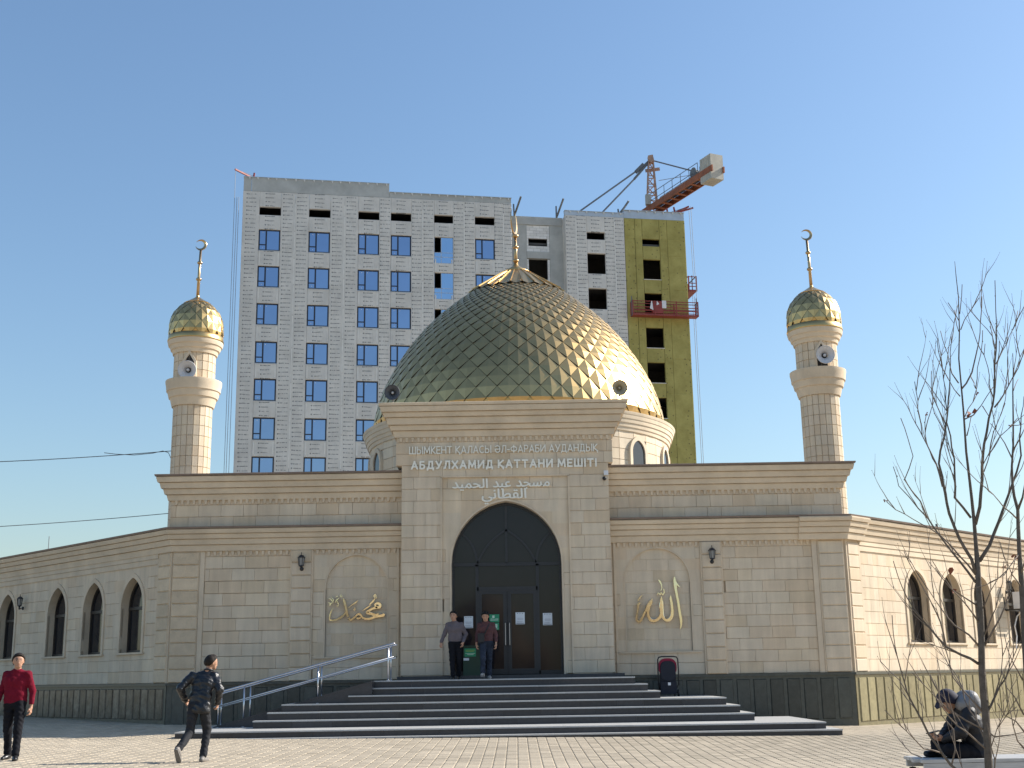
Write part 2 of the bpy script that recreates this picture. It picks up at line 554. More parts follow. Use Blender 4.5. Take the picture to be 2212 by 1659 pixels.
block_rows(LWG, -17.6, -.72, PLZ, 4.5, CH, .62, WL, depth=.06, seed=14)
block_rows(RWG, .72, 17.6, PLZ, 4.5, CH, .44, WR, depth=.06, seed=15)

def pil(fr, u0, u1, z0, z1, w, h=.345, kind='quoin_block'):
    n = int(round((z1 - z0) / h))
    for r in range(n):
        PIECES.append((kind, fr, u0, u1, z0 + r * (z1 - z0) / n, z0 + (r + 1) * (z1 - z0) / n, w, w + .01, None))
pil(FAC, -9.03, -8.34, PLZ, 4.74, .06, kind='rock_faced_block')
pil(LWG, -.66, -.04, PLZ, 4.74, .06, kind='rock_faced_block')
pil(FAC, -5.90, -5.36, PLZ, 4.76, .09)
pil(FAC, 4.92, 5.44, PLZ, 4.80, .09)
pil(FAC, 8.02, 8.68, PLZ, 4.78, .06)
pil(RWG, .07, .62, PLZ, 4.74, .06)

def sight(p):
    kind, fr, a, b, za, zb, w, d, poly = p
    c = fr.P((a + b) / 2, w, (za + zb) / 2)
    ar = (b - a) * (zb - za) * (.6 if poly else 1)
    v = (Vector((0, 0, CAM_Z)) - c)
    in_view = abs(c.x) < .42 * c.y
    return (0 if in_view else 1, -ar * abs(v.normalized().dot(fr.n)) / v.length_squared)

for kind, matl, rough in (('stone_block', STONE, False), ('quoin_block', STONE, True), ('rock_faced_block', ROCK, True)):
    L = sorted([p for p in PIECES if p[0] == kind], key=sight)
    mb = MB(); rr = random.Random(5)
    for k, (kd, fr, a, b, za, zb, w, d, poly) in enumerate(L):
        if poly is None:
            me = block_mesh(b - a, zb - za, d, matl, cx=.003 if not rough else .02, cz=.0095 if not rough else .024, rough=rough)
            Mx = fr.M((a + b) / 2, w, (za + zb) / 2)
            if k < 300:
                place(kind, me, mosque, Mx)
            else:
                mb.r = rr.random()
                mb.add([Mx @ v.co for v in me.vertices], [tuple(f.vertices) for f in me.polygons])
        else:
            m2 = MB() if k < 300 else mb
            m2.r = rr.random()
            m2.prism([fr.P(u, w, z) for u, z in poly], -fr.n * d)
            if k < 300: m2.build(kind, matl, mosque)
    if len(L) > 300:
        meta(mb.build(kind, matl, mosque), kind='stuff')

# ---- core walls behind the blocks
core = MB()
SIDE = 17.78
oct_pts = [Vector((XL, 33.05, 0)), Vector((XR, 33.05, 0))]
ang = 45
p = oct_pts[-1].copy()
for k in range(6):
    a = radians(ang * (k + 1)); p = p + Vector((cos(a), sin(a), 0)) * SIDE; oct_pts.append(p.copy())
octc = sum(oct_pts, Vector()) / 8

def wall_with_holes(mb, fr, u0, u1, z0, z1, w, openings):
    """sheet of wall with arched holes, cut in columns"""
    ops = sorted(openings, key=lambda o: o.xc)
    u = u0
    for op in ops:
        if u < op.xc - op.hw:
            mb.add([fr.P(x, w, z) for x, z in ((u, z0), (op.xc - op.hw, z0), (op.xc - op.hw, z1), (u, z1))], [(0, 1, 2, 3)])
        mb.add([fr.P(x, w, z) for x, z in ((op.xc - op.hw, z0), (op.xc + op.hw, z0), (op.xc + op.hw, op.z0), (op.xc - op.hw, op.z0))], [(0, 1, 2, 3)])
        ol = op.outline()
        half = len(ol) // 2
        Lp = ol[1:half + 1]
        mb.add([fr.P(x, w, z) for x, z in [(op.xc - op.hw, z1)] + Lp + [(op.xc, z1)]], [tuple(range(len(Lp) + 2))])
        Rp = ol[half:-1]
        mb.add([fr.P(x, w, z) for x, z in [(op.xc, z1)] + Rp + [(op.xc + op.hw, z1)]], [tuple(range(len(Rp) + 2))])
        u = op.xc + op.hw
    mb.add([fr.P(x, w, z) for x, z in ((u, z0), (u1, z0), (u1, z1), (u, z1))], [(0, 1, 2, 3)])

wall_with_holes(core, FAC, XL, XR, -.5, 5.3, -.012, [])
core.v = [(x, y + (.05 if abs(y - 33.012) < .01 else 0), z) for x, y, z in core.v]      # behind the niche blocks
wall_with_holes(core, LWG, -17.7, .05, -.5, 5.3, -.02, WL)
wall_with_holes(core, RWG, -.05, 17.7, -.5, 5.3, -.02, WR)
for k in range(2, 7):
    a, b = oct_pts[k], oct_pts[(k + 1) % 8]
    core.add([(a.x, a.y, -.5), (b.x, b.y, -.5), (b.x, b.y, 5.3), (a.x, a.y, 5.3)], [(0, 1, 2, 3)])
core.build('wall', STONE, mosque)
rf = MB()
rf.add([(q.x + (octc.x - q.x) * .012, q.y + (octc.y - q.y) * .012, 5.28) for q in oct_pts], [tuple(range(8))])
rf.build('roof', simple('roof_screed', (.3, .29, .27), .9), mosque)
# attic and portal cores
ac = MB()
ac.box(-9.18, -2.9, 33.03, 34.2, 5.29, 6.76)
ac.box(2.46, 8.74, 33.03, 34.2, 5.29, 6.80)
ac.build('attic_wall', STONE, mosque)
pc = MB()
for fr_, w_ in ((POR, -.15),):
    wall_with_holes(pc, fr_, -2.93, 2.48, -.3, 8.4, w_, [GATE])
pc.box(-2.945, -2.9, 32.42, 34.4, -.3, 6.87); pc.box(2.45, 2.495, 32.42, 34.4, -.3, 6.87)
pc.box(-3.09, 2.62, 32.44, 34.4, 6.872, 8.45)
pc.box(-2.945, -1.9, 32.42, 32.7, -.3, 1.46); pc.box(1.44, 2.495, 32.42, 32.7, -.3, 1.46)
pc.build('portal_wall', STONE, mosque)

# ---- cornices: stepped profile swept along a path with mitred corners
def sweep(path, prof, side, mat, name, parent, closed_prof=True):
    """path: list of (x, y); prof: list of (out, z); side +1 = outwards to the right of travel"""
    m = MB(); n = len(prof); P2 = [Vector((p[0], p[1])) for p in path]
    rings = []
    for i, p in enumerate(P2):
        ds = []
        if i > 0: ds.append((p - P2[i - 1]).normalized())
        if i < len(P2) - 1: ds.append((P2[i + 1] - p).normalized())
        ns = [Vector((d.y, -d.x)) * side for d in ds]
        if len(ns) == 2:
            mt = (ns[0] + ns[1]).normalized(); k = 1 / max(.25, mt.dot(ns[0]))
        else:
            mt = ns[0]; k = 1
        rings.append([(p.x + mt.x * o * k, p.y + mt.y * o * k, z) for o, z in prof])
    vs = [q for r in rings for q in r]
    fs = []
    for i in range(len(path) - 1):
        for j in range(n - 1):
            fs.append((i * n + j, i * n + j + 1, (i + 1) * n + j + 1, (i + 1) * n + j))
    fs.append(tuple(range(n))); fs.append(tuple((len(path) - 1) * n + j for j in range(n)))
    m.add(vs, fs)
    o = m.build(name, mat, parent)
    fix_normals(o.data)
    return o

def tiers(zs, outs):
    """stepped profile, each tier with a slightly leaning face"""
    prof = [(-.03, zs[0]), (outs[0], zs[0])]
    for i, o in enumerate(outs):
        prof.append((o + .03, zs[i + 1] - .04)); prof.append((o + .03, zs[i + 1] - .017)); prof.append((o + .004, zs[i + 1] - .014)); prof.append((o + .004, zs[i + 1]))
        if i < len(outs) - 1: prof.append((outs[i + 1], zs[i + 1]))
    prof.append((-.03, zs[-1]))
    return prof

DENT = {}
def dentils(cor, fr, u0, u1, z0, h=.11, pitch=.155, out=.055, wd=.075):
    if 'm' not in DENT:
        d = MB()
        d.add([(-wd/2, .0, -h/2), (wd/2, .0, -h/2), (wd/2, .0, h/2), (-wd/2, .0, h/2),
               (-wd*.28, -out*.75, -h/2), (wd*.28, -out*.75, -h/2), (wd/2, -out, h/2), (-wd/2, -out, h/2)],
              [(4, 5, 6, 7), (0, 4, 7, 3), (1, 2, 6, 5), (0, 1, 5, 4), (3, 7, 6, 2)])
        DENT['m'] = d.mesh('dentil', TRIM)
    n = int((u1 - u0) / pitch)
    for i in range(n):
        place('dentil', DENT['m'], cor, fr.M(u0 + (i + .5) * (u1 - u0) / n, .0, z0 + h / 2))

ZL = [4.76, 4.93, 5.08, 5.21, 5.33]
OUT4 = [.07, .14, .21, .28]
Lfar = LWG.P(-17.6, 0, 0); Rfar = RWG.P(17.6, 0, 0)
cl = sweep([(Lfar.x, Lfar.y), (XL, 33), (-2.93, 33)], tiers(ZL, OUT4), 1, TRIM, 'cornice', mosque)
cr_ = sweep([(2.48, 33), (XR, 33), (Rfar.x, Rfar.y)], tiers([z + .05 for z in ZL], OUT4), 1, TRIM, 'cornice', mosque)
ck = sweep([(7.51, 33), (XR, 33), (RWG.P(.8, 0, 0).x, RWG.P(.8, 0, 0).y)], tiers([4.80, 4.975, 5.13, 5.265, 5.385], [.15, .22, .29, .36]), 1, TRIM, 'cornice', mosque)
# frieze sheets under the cornices
for fr, u0, u1, za, zb in ((FAC, -8.2, -5.93, 4.62, 4.76), (FAC, -5.33, -2.9, 4.62, 4.76), (FAC, 2.46, 4.89, 4.66, 4.81), (FAC, 5.47, 7.85, 4.66, 4.81),
                           (LWG, -17.6, -.72, 4.5, 4.76), (RWG, .72, 17.6, 4.5, 4.81), (FAC, -9.16, -2.9, 6.0, 6.13), (FAC, 2.46, 8.72, 6.05, 6.19), (POR, -3.08, 2.61, 7.49, 7.63)):
    fz = MB(); fz.prism([fr.P(u0, .004, za), fr.P(u1, .004, za), fr.P(u1, .004, zb), fr.P(u0, .004, zb)], -fr.n * .03); fz.build('frieze', TRIM, mosque)
                                                          # plain band with a lip under the wing cornices
for fr, u0, u1, zt in ((LWG, -17.6, -.70, 4.76), (RWG, .70, 17.6, 4.81)):
    for za, zb, w in ((zt - .12, zt, .05), (zt - .27, zt - .125, .03)):
        wf = MB(); wf.prism([fr.P(u0, w, za), fr.P(u1, w, za), fr.P(u1, w, zb), fr.P(u0, w, zb)], -fr.n * .04); wf.build('frieze', TRIM, mosque)
dentils(cl, FAC, -8.18, -5.95, 4.64); dentils(cl, FAC, -5.30, -3.10, 4.64)
dentils(cr_, FAC, 2.66, 4.88, 4.69); dentils(cr_, FAC, 5.48, 7.83, 4.69)
# thin metal capping on the lower cornice
def capping(path, o, z, side=1, parent=mosque, h=.045):
    return sweep(path, [(-.6, z), (o, z), (o + .015, z + h), (o, z + h + .008), (-.6, z + h + .05)], side, CAPMETAL, 'capping', parent)
capping([(Lfar.x, Lfar.y), (XL, 33), (-2.94, 33)], .33, 5.333)
capping([(2.49, 33), (XR, 33), (Rfar.x, Rfar.y)], .34, 5.386)
# attic cornices (return round the ends)
ZA = [6.12, 6.28, 6.43, 6.59, 6.74]
OUTA = [.06, .14, .22, .30]
al = sweep([(-9.18, 34.2), (-9.18, 33), (-2.9, 33)], tiers(ZA, OUTA), 1, TRIM, 'cornice', mosque)
ar = sweep([(2.46, 33), (8.74, 33), (8.74, 34.2)], tiers([z + .05 for z in ZA], OUTA), 1, TRIM, 'cornice', mosque)
dentils(al, FAC, -9.1, -3.12, 6.01); dentils(ar, FAC, 2.66, 8.66, 6.06)
capping([(-9.18, 34.2), (-9.18, 33), (-2.9, 33)], .36, 6.743)
capping([(2.46, 33), (8.74, 33), (8.74, 34.2)], .36, 6.793)
# portal cornice
pcn = sweep([(-3.10, 34.3), (-3.10, 32.4), (2.63, 32.4), (2.63, 34.3)], tiers([7.62, 7.80, 7.94, 8.13, 8.26, 8.41], [.05, .13, .21, .29, .37]), 1, TRIM, 'cornice', mosque)
dentils(pcn, POR, -3.05, 2.58, 7.50)
capping([(-3.10, 34.3), (-3.10, 32.4), (2.63, 32.4), (2.63, 34.3)], .42, 8.413, h=.07).data.materials[0] = TRIM

# ---- pilaster bodies, mouldings, sills
def strip(fr, u0, u1, z0, z1, w, d=.05):
    pb = MB(); pb.prism([fr.P(u0, w, z0), fr.P(u1, w, z0), fr.P(u1, w, z1), fr.P(u0, w, z1)], -fr.n * (d + .02))
    pb.build('pilaster' if u1 - u0 > .3 else 'moulding', TRIM, mosque)
strip(FAC, -9.04, -8.33, PLZ, 4.755, .025); strip(FAC, -8.32, -8.2, PLZ, 4.755, .035)
strip(LWG, -.72, -.005, PLZ, 4.755, .028)
strip(FAC, -5.93, -5.33, PLZ, 4.755, .05); strip(FAC, 4.89, 5.47, PLZ, 4.80, .05)
strip(FAC, 7.85, 7.98, PLZ, 4.80, .04); strip(FAC, 7.99, 8.70, PLZ, 4.80, .025)
strip(RWG, .01, .045, PLZ, 4.80, .04); strip(RWG, .05, .64, PLZ, 4.80, .025); strip(RWG, .645, .72, PLZ, 4.80, .035)
strip(FAC, -3.12, -3.06, PLZ, 4.93, .045); strip(FAC, -3.02, -2.95, PLZ, 4.97, .03)
strip(FAC, 2.60, 2.66, PLZ, 4.93, .045); strip(FAC, 2.50, 2.56, PLZ, 4.97, .03)
for xc in (-4.18, 3.74):
    ms = MB(); ms.box(xc - 1.1, xc + 1.08, 32.955, 33.0, 1.935, 1.97); ms.build('niche_sill', TRIM, mosque)
# portal frame moulding round the sunk panel
for u0, u1, z0, z1 in ((-1.93, -1.885, 1.46, 6.55), (1.425, 1.47, 1.46, 6.55), (-1.93, 1.47, 6.535, 6.575)):
    ms = MB(); ms.prism([POR.P(u0, .012, z0), POR.P(u1, .012, z0), POR.P(u1, .012, z1), POR.P(u0, .012, z1)], -POR.n * .05); ms.build('moulding', TRIM, mosque)
# arched rims (a thin raised rim and the reveal) round niches, gate and windows
def rim(fr, op, grow, w0, w1, depth, name, parent, mat=TRIM, base=None):
    m = MB()
    inn = op.outline(base=base); ou = op.outline(grow=grow, base=base)
    n = len(inn)
    vs = [fr.P(u, w1, z) for u, z in ou] + [fr.P(u, w1, z) for u, z in inn] + [fr.P(u, w0, z) for u, z in ou] + [fr.P(u, -depth, z) for u, z in inn]
    fs = []
    for i in range(n - 1):
        fs += [(i, i + 1, n + i + 1, n + i), (i, 2 * n + i, 2 * n + i + 1, i + 1), (n + i, n + i + 1, 3 * n + i + 1, 3 * n + i)]
    m.add(vs, fs)
    o = m.build(name, mat, parent)
    return o
rim(FAC, NICHE_L, .035, .0, .012, .055, 'niche_rim', mosque)
rim(FAC, NICHE_R, .035, .0, .012, .055, 'niche_rim', mosque)
rim(POR, GATE, .045, -.05, -.03, .36, 'gate_reveal', mosque)

# ---- wing windows
simple('curtain_cloth', (.35, .34, .33), .9)
def wing_window(fr, op, k):
    o = rim(fr, op, .11, .0, .03, .26, 'window', mosque)
    s = MB(); hw = op.hw + .16
    s.prism([fr.P(op.xc - hw, .06, op.z0 - .05), fr.P(op.xc + hw, .06, op.z0 - .05), fr.P(op.xc + hw, .06, op.z0), fr.P(op.xc - hw, .06, op.z0)], -fr.n * .32)
    s.build('sill', TRIM, o)
    fb = MB()
    out_ = op.outline(); inn = Arch(op.xc, op.hw - .07, op.z0 + .07, op.zs, op.ap - .09).outline()
    n = len(out_)
    vs = [fr.P(u, -.21, z) for u, z in out_] + [fr.P(u, -.21, z) for u, z in inn] + [fr.P(u, -.27, z) for u, z in inn]
    fs = [(i, (i + 1) % n, n + (i + 1) % n, n + i) for i in range(n)] + [(n + i, n + (i + 1) % n, 2 * n + (i + 1) % n, 2 * n + i) for i in range(n)]
    fb.add(vs, fs)
    fb.prism([fr.P(op.xc - op.hw, -.205, 3.36), fr.P(op.xc + op.hw, -.205, 3.36), fr.P(op.xc + op.hw, -.205, 3.44), fr.P(op.xc - op.hw, -.205, 3.44)], -fr.n * .05)
    fb.build('frame', FRAMEBRN, o)
    gl = MB(); gl.add([fr.P(u, -.25, z) for u, z in out_], [tuple(range(n))])
    gl.build('pane', WINGLASS, o)
    cu = MB();                                                    # pale curtain behind the pane
    for q in range(9):
        u0 = op.xc - op.hw + q * 2 * op.hw / 9
        cu.add([fr.P(u0, -.36 - .04 * (q % 2), 2.3), fr.P(u0 + 2 * op.hw / 9, -.36 - .04 * ((q + 1) % 2), 2.3), fr.P(u0 + 2 * op.hw / 9, -.36 - .04 * ((q + 1) % 2), 3.4), fr.P(u0, -.36 - .04 * (q % 2), 3.4)], [(0, 1, 2, 3)])
    cu.build('curtain', MAT['curtain_cloth'], o)
    return o
for k, op in enumerate(WL[:4]): wing_window(LWG, op, k)
for k, op in enumerate(WR[:4]): wing_window(RWG, op, k)
for fr, L in ((LWG, WL[4:]), (RWG, WR[4:])):
    for k, op in enumerate(L): wing_window(fr, op, k)

# ---- granite plinth with raised panels
pl = MB()
pl.prism([FAC.P(XL, .03, -.4), FAC.P(XR, .03, -.4), FAC.P(XR, .03, 1.31), FAC.P(XL, .03, 1.31)], -FAC.n * .06)
pl.prism([LWG.P(-17.6, .03, -.4), LWG.P(.0, .03, -.4), LWG.P(.0, .03, 1.31), LWG.P(-17.6, .03, 1.31)], -LWG.n * .06)
sweepo = sweep([(Lfar.x, Lfar.y), (XL, 33), (XR, 33), (Rfar.x, Rfar.y)], [(-.02, 1.308), (.085, 1.308), (.085, 1.365), (.05, 1.379), (-.02, 1.379)], 1, GRANITE, 'plinth_capping', mosque)
plinth = pl.build('plinth', GRANITE, mosque)
pr = MB()
pr.prism([RWG.P(-.0, .03, -.4), RWG.P(17.6, .03, -.4), RWG.P(17.6, .03, 1.30), RWG.P(-.0, .03, 1.30)], -RWG.n * .06)
plinth_r = pr.build('plinth', GRANITE_G, mosque)
meta(plinth_r, label='sunlit olive green granite plinth of the right wing')
PAN = {}
def plinth_panels(fr, u0, u1, pitch, mat, parent, w=.03, gap=.045, zb=.22, zt=1.24, th=.028):
    n = int(round((u1 - u0) / pitch)); pw = (u1 - u0) / n
    key = (round(pw, 2), mat.name)
    if key not in PAN:
        m = MB(); x = pw / 2 - gap / 2; h = (zt - zb)
        c = .018
        m.add([(-x, 0, 0), (x, 0, 0), (x, 0, h), (-x, 0, h), (-x + c, -th, c), (x - c, -th, c), (x - c, -th, h - c), (-x + c, -th, h - c)],
              [(4, 5, 6, 7), (0, 1, 5, 4), (1, 2, 6, 5), (2, 3, 7, 6), (3, 0, 4, 7)])
        PAN[key] = m.mesh('granite_panel', mat)
    for i in range(n):
        place('granite_panel', PAN[key], parent, fr.M(u0 + (i + .5) * pw, w, zb))
plinth_panels(FAC, -8.95, -3.0, .43, GRANITE, plinth, gap=.09)
plinth_panels(FAC, 2.6, 8.65, .43, GRANITE, plinth, gap=.09)
plinth_panels(LWG, -17.4, -.1, .385, PATCH, plinth, zb=.45, gap=.05)
plinth_panels(RWG, .1, 17.4, .435, GRANITE_G, plinth_r, zb=.13, gap=.05)

# ---- glazed entrance
gy = .36
door = rim(POR, Arch(GATE.xc, GATE.hw - .06, GATE.z0, GATE.zs, GATE.ap - .07), .062, -.42, -.34, .42, 'entrance_door', mosque, DARKMETAL)
def bar(m, pts, w, w0=-.335, d=.06):
    for (a, b) in zip(pts, pts[1:]):
        m.beam(POR.P(a[0], w0 - d / 2, a[1]), POR.P(b[0], w0 - d / 2, b[1]), d, w, up=Vector((0, 1, 0)).cross(Vector((b[0] - a[0], 0, b[1] - a[1]))).normalized())
mu = MB()
bar(mu, [(-1.64, 4.27), (1.2, 4.27)], .09)
bar(mu, [(-.22, 4.3), (-.22, 5.85)], .06)
for x in (-1.0, .58): bar(mu, [(x, 1.45), (x, 4.27)], .08)
bar(mu, [(-1.0, 3.64), (.58, 3.64)], .10)
bar(mu, [(-1.64, 1.50), (-1.0, 1.50)], .1); bar(mu, [(.58, 1.50), (1.2, 1.50)], .1)
mu.build('mullion', DARKMETAL, door)
tr = MB()
def arc_pts(x0, z0, x1, z1, bulge, n=9):
    pts = []
    for i in range(n + 1):
        t = i / n
        x = x0 + (x1 - x0) * t; z = z0 + (z1 - z0) * t
        nx_, nz_ = -(z1 - z0), (x1 - x0); L = sqrt(nx_ ** 2 + nz_ ** 2)
        pts.append((x + nx_ / L * bulge * sin(pi * t), z + nz_ / L * bulge * sin(pi * t)))
    return pts
bar(tr, arc_pts(-.98, 4.31, -.22, 5.17, .1), .055); bar(tr, arc_pts(-.22, 5.17, .55, 4.31, .1), .055)
bar(tr, arc_pts(-1.42, 5.12, -.98, 4.31, .1), .055); bar(tr, arc_pts(.55, 4.31, .98, 5.12, .1), .055)
tr.build('tracery', DARKMETAL, door)
# panes
def pane(poly):
    m = MB(); m.prism([POR.P(u, -.375, z) for u, z in poly], (0, .012, 0)); return m.build('glass_pane', BLACKGLASS, door)
lo = Arch(GATE.xc, GATE.hw - .06, GATE.z0, GATE.zs, GATE.ap - .07)
ol = lo.outline(); h_ = len(ol) // 2
pane([(lo.xc, 4.29)] + [(lo.xc - lo.hw, 4.29)] + ol[1:h_ + 1])
pane([(lo.xc, 4.29)] + ol[h_:-1] + [(lo.xc + lo.hw, 4.29)])
for x0, x1, z0, z1 in ((-1.62, -1.02, 1.45, 4.25), (.60, 1.18, 1.45, 4.25), (-.98, .56, 3.68, 4.25)):
    pane([(x0, z0), (x1, z0), (x1, z1), (x0, z1)])
for x0, x1 in ((-.98, -.225), (-.215, .56)):
    lf = MB()
    for a, b, c, d in ((x0, x0 + .1, 1.46, 3.6), (x1 - .1, x1, 1.46, 3.6), (x0 + .1, x1 - .1, 1.46, 1.6), (x0 + .1, x1 - .1, 3.5, 3.6)):
        lf.box(a, b, 32.74, 32.785, c, d)
    leaf = lf.build('door_leaf', DARKMETAL, door)
    gm = MB(); gm.box(x0 + .1, x1 - .1, 32.765, 32.775, 1.6, 3.5); gm.build('glass_pane', BLACKGLASS, leaf)
    hm = MB(); hx = x1 - .05 if x0 < -.5 else x0 + .05
    hm.tube([(hx, 32.74, 2.2), (hx, 32.68, 2.2), (hx, 32.68, 2.75), (hx, 32.74, 2.75)], .012, 6); hm.build('handle', STEEL, leaf)
th = MB(); th.box(-3.02, 2.72, 32.1, 33.0, 1.352, 1.445); th.build('threshold', RISER, mosque)
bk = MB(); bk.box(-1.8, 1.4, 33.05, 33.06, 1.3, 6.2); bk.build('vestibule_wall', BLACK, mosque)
# ------------------------------------------------------------------ minarets
def ring_tiles(name, mat, parent, c, R, z0, z1, rows, n, stuff_name, a_from=-pi, th=.02, gap=.006, keep=None, phase=0.0):
    """flat tiles round a round shaft; those that face the square are objects, the others one mesh"""
    h = (z1 - z0) / rows; wd = 2 * R * math.tan(pi / n) - gap
    m = MB(); x = wd / 2; zz = h / 2 - gap / 2; e = .006
    m.add([(-x, th, -zz), (x, th, -zz), (x, th, zz), (-x, th, zz), (-x + e, 0, -zz + e), (x - e, 0, -zz + e), (x - e, 0, zz - e), (-x + e, 0, zz - e)],
          [(4, 5, 6, 7), (0, 1, 5, 4), (1, 2, 6, 5), (2, 3, 7, 6), (3, 0, 4, 7)])
    me = m.mesh(name, mat)
    mb = MB(); rr = random.Random(int(abs(c[0]) * 100))
    cnt = 0
    for r in range(rows):
        for k in range(n):
            a = 2 * pi * (k + .5 + phase) / n - pi / 2
            nrm = Vector((cos(a), sin(a), 0)); tan = Vector((-sin(a), cos(a), 0))
            Mx = Matrix((tan, -nrm, Vector((0, 0, 1)))).transposed().to_4x4()
            Mx.translation = Vector((c[0], c[1], z0 + (r + .5) * h)) + nrm * (R + th)
            skip = keep is not None and not keep(a, z0 + (r + .5) * h)
            if skip: continue
            view = (Vector((0, 0, Mx.translation.z)) - Mx.translation).normalized().dot(nrm)
            if view > .03 and cnt < 290:
                place(name, me, parent, Mx); cnt += 1
            else:
                mb.r = rr.random(); mb.add([Mx @ v.co for v in me.vertices], [tuple(f.vertices) for f in me.polygons])
    if mb.v: meta(mb.build(stuff_name, mat, parent), kind='stuff')

def scale_shell(name, parent, c, prof, n, aspect, mats, raise_, blue_row=None, twist=0.0, limit=300, lift=.02, start=0.0):
    """diamond scales in rows that follow a surface of revolution: prof is a list of (r, z) from the base up"""
    rs = [p[0] for p in prof]; zs = [p[1] for p in prof]
    seg = [0]
    for i in range(1, len(prof)): seg.append(seg[-1] + sqrt((rs[i] - rs[i-1]) ** 2 + (zs[i] - zs[i-1]) ** 2))
    def S(s):
        return float(np.interp(s, seg, rs)), float(np.interp(s, seg, zs))
    rows = [start]
    while rows[-1] < seg[-1]:
        r, z = S(rows[-1])
        rows.append(rows[-1] + max(.02, 2 * pi * r / n * aspect / 2))
    items = []
    C = Vector(c)
    def pt(s, a, off):
        s = max(0.0, min(seg[-1], s))
        r, z = S(s); r2, z2 = S(min(seg[-1], s + .02)); r1, z1 = S(max(0, s - .02))
        tr_, tz = r2 - r1, z2 - z1; L = sqrt(tr_ ** 2 + tz ** 2) or 1
        nr, nz = tz / L, -tr_ / L
        return C + Vector(((r + nr * off) * cos(a), (r + nr * off) * sin(a), z + nz * off))
    for j in range(len(rows) - 2):
        s0, s1, s2 = rows[j], rows[j + 1], rows[j + 2]
        for k in range(n):
            a = 2 * pi * (k + (.5 if j % 2 else 0)) / n + twist - pi / 2
            da = pi / n * .985
            e = .012 * (s2 - s0)
            L_, R_, B_, T_ = pt(s1, a - da, .0), pt(s1, a + da, .0), pt(s0 + e, a, lift), pt(s2 - e, a, -.003)
            mid = pt(s1, a, raise_)
            under = [pt(s1, a - da, -.03), pt(s0 + e, a, -.03), pt(s1, a + da, -.03)]
            nrm = (R_ - L_).cross(T_ - B_).normalized()
            items.append((j, k, [L_, B_, R_, T_, mid] + under, nrm))
    F = [(0, 1, 4), (1, 2, 4), (2, 3, 4), (3, 0, 4), (0, 5, 6, 1), (1, 6, 7, 2)]
    cp = Vector((0, 0, CAM_Z))
    def vis(it):
        p = it[2][4]; d = cp - p
        f = d.normalized().dot(it[3])
        return -(it[2][0] - it[2][2]).length * (it[2][3] - it[2][1]).length * f / d.length_squared if f > 0.02 else 1
    items.sort(key=vis)
    mb = MB(); rr = random.Random(11)
    for q, (j, k, P, nrm) in enumerate(items):
        mat = mats[1] if blue_row is not None and j == blue_row and k % 2 == 0 else mats[0]
        if q < limit and vis((j, k, P, nrm)) < 0:
            m = MB(); m.add(P, F[:4]); m.cur = 1; m.add(P, F[4:]); m.build(name, [mat, GOLDGAP], parent)
        else:
            mb.cur = 1 if mat is not mats[0] else 0; mb.r = rr.random(); mb.add(P, F[:4]); mb.cur = 2; mb.add(P, F[4:])
    if mb.v: meta(mb.build(name, list(mats) + [GOLDGAP], parent), kind='stuff')

def crescent(m, c, R, thick, ax, open_dir, gap=.42):
    """horned ring: c centre, ax = unit vector across the picture, up = z"""
    n = 26
    up = Vector((0, 0, 1)); yv = ax.cross(up).normalized()
    vs = []; fs = []
    pts = []
    for i in range(n + 1):
        t = -1 + 2 * i / n
        a = open_dir + pi + t * (pi - gap)
        pts.append((c + (ax * cos(a) + up * sin(a)) * R, max(.008, thick * (1 - t * t) ** .8)))
    cen = c
    for i, (p, w) in enumerate(pts):
        rad = (p - cen).normalized()
        for (dr, dy) in ((0, .4), (-1, 0), (0, -.4), (.15, 0)):
            vs.append(p + rad * dr * w + yv * dy * w * .7)
    for i in range(n):
        for k in range(4):
            fs.append((i * 4 + k, i * 4 + (k + 1) % 4, (i + 1) * 4 + (k + 1) % 4, (i + 1) * 4 + k))
    m.add(vs, fs)

def horn_speaker(loc, direc, R, label, mat, inner, group):
    t = thing('horn_speaker', loc, label, 'loudspeaker', group)
    d = Vector(direc).normalized()
    q = d.to_track_quat('Z', 'Y').to_matrix().to_4x4()
    q.translation = Vector(loc)
    m = MB(); m.lathe([(R * .22, -R * 1.5), (R * .25, -R * .9), (R * .36, -R * .55), (R * .62, -R * .22), (R * .9, -.03 * R), (R, 0), (R * 1.03, .01), (R, .03), (R * .97, .015),
                       (R * .86, -R * .1), (R * .58, -R * .3), (R * .34, -R * .6), (R * .25, -R * .85)], 28, M=q)
    o = m.build('horn', inner, t, smooth=True)
    m2 = MB(); m2.lathe([(R * .12, -R * .8), (R * .19, -R * .5), (R * .16, -R * .3), (R * .05, -R * .22), (1e-5, -R * .21)], 14, M=q); m2.build('phase_plug', mat, t, smooth=True)
    m3 = MB(); m3.lathe([(R * .3, -R * 2.0), (R * .42, -R * 1.9), (R * .42, -R * 1.35), (R * .3, -R * 1.2)], 14, M=q); m3.build('driver', SPEAKERG, t)
    m4 = MB(); m4.beam(Vector(loc) - d * R * .9 + Vector((0, 0, -R * .3)), Vector(loc) - d * R * .9 + Vector((0, 0, -R * 1.25)), .03, .05); m4.build('bracket', STEEL, t)
    return t

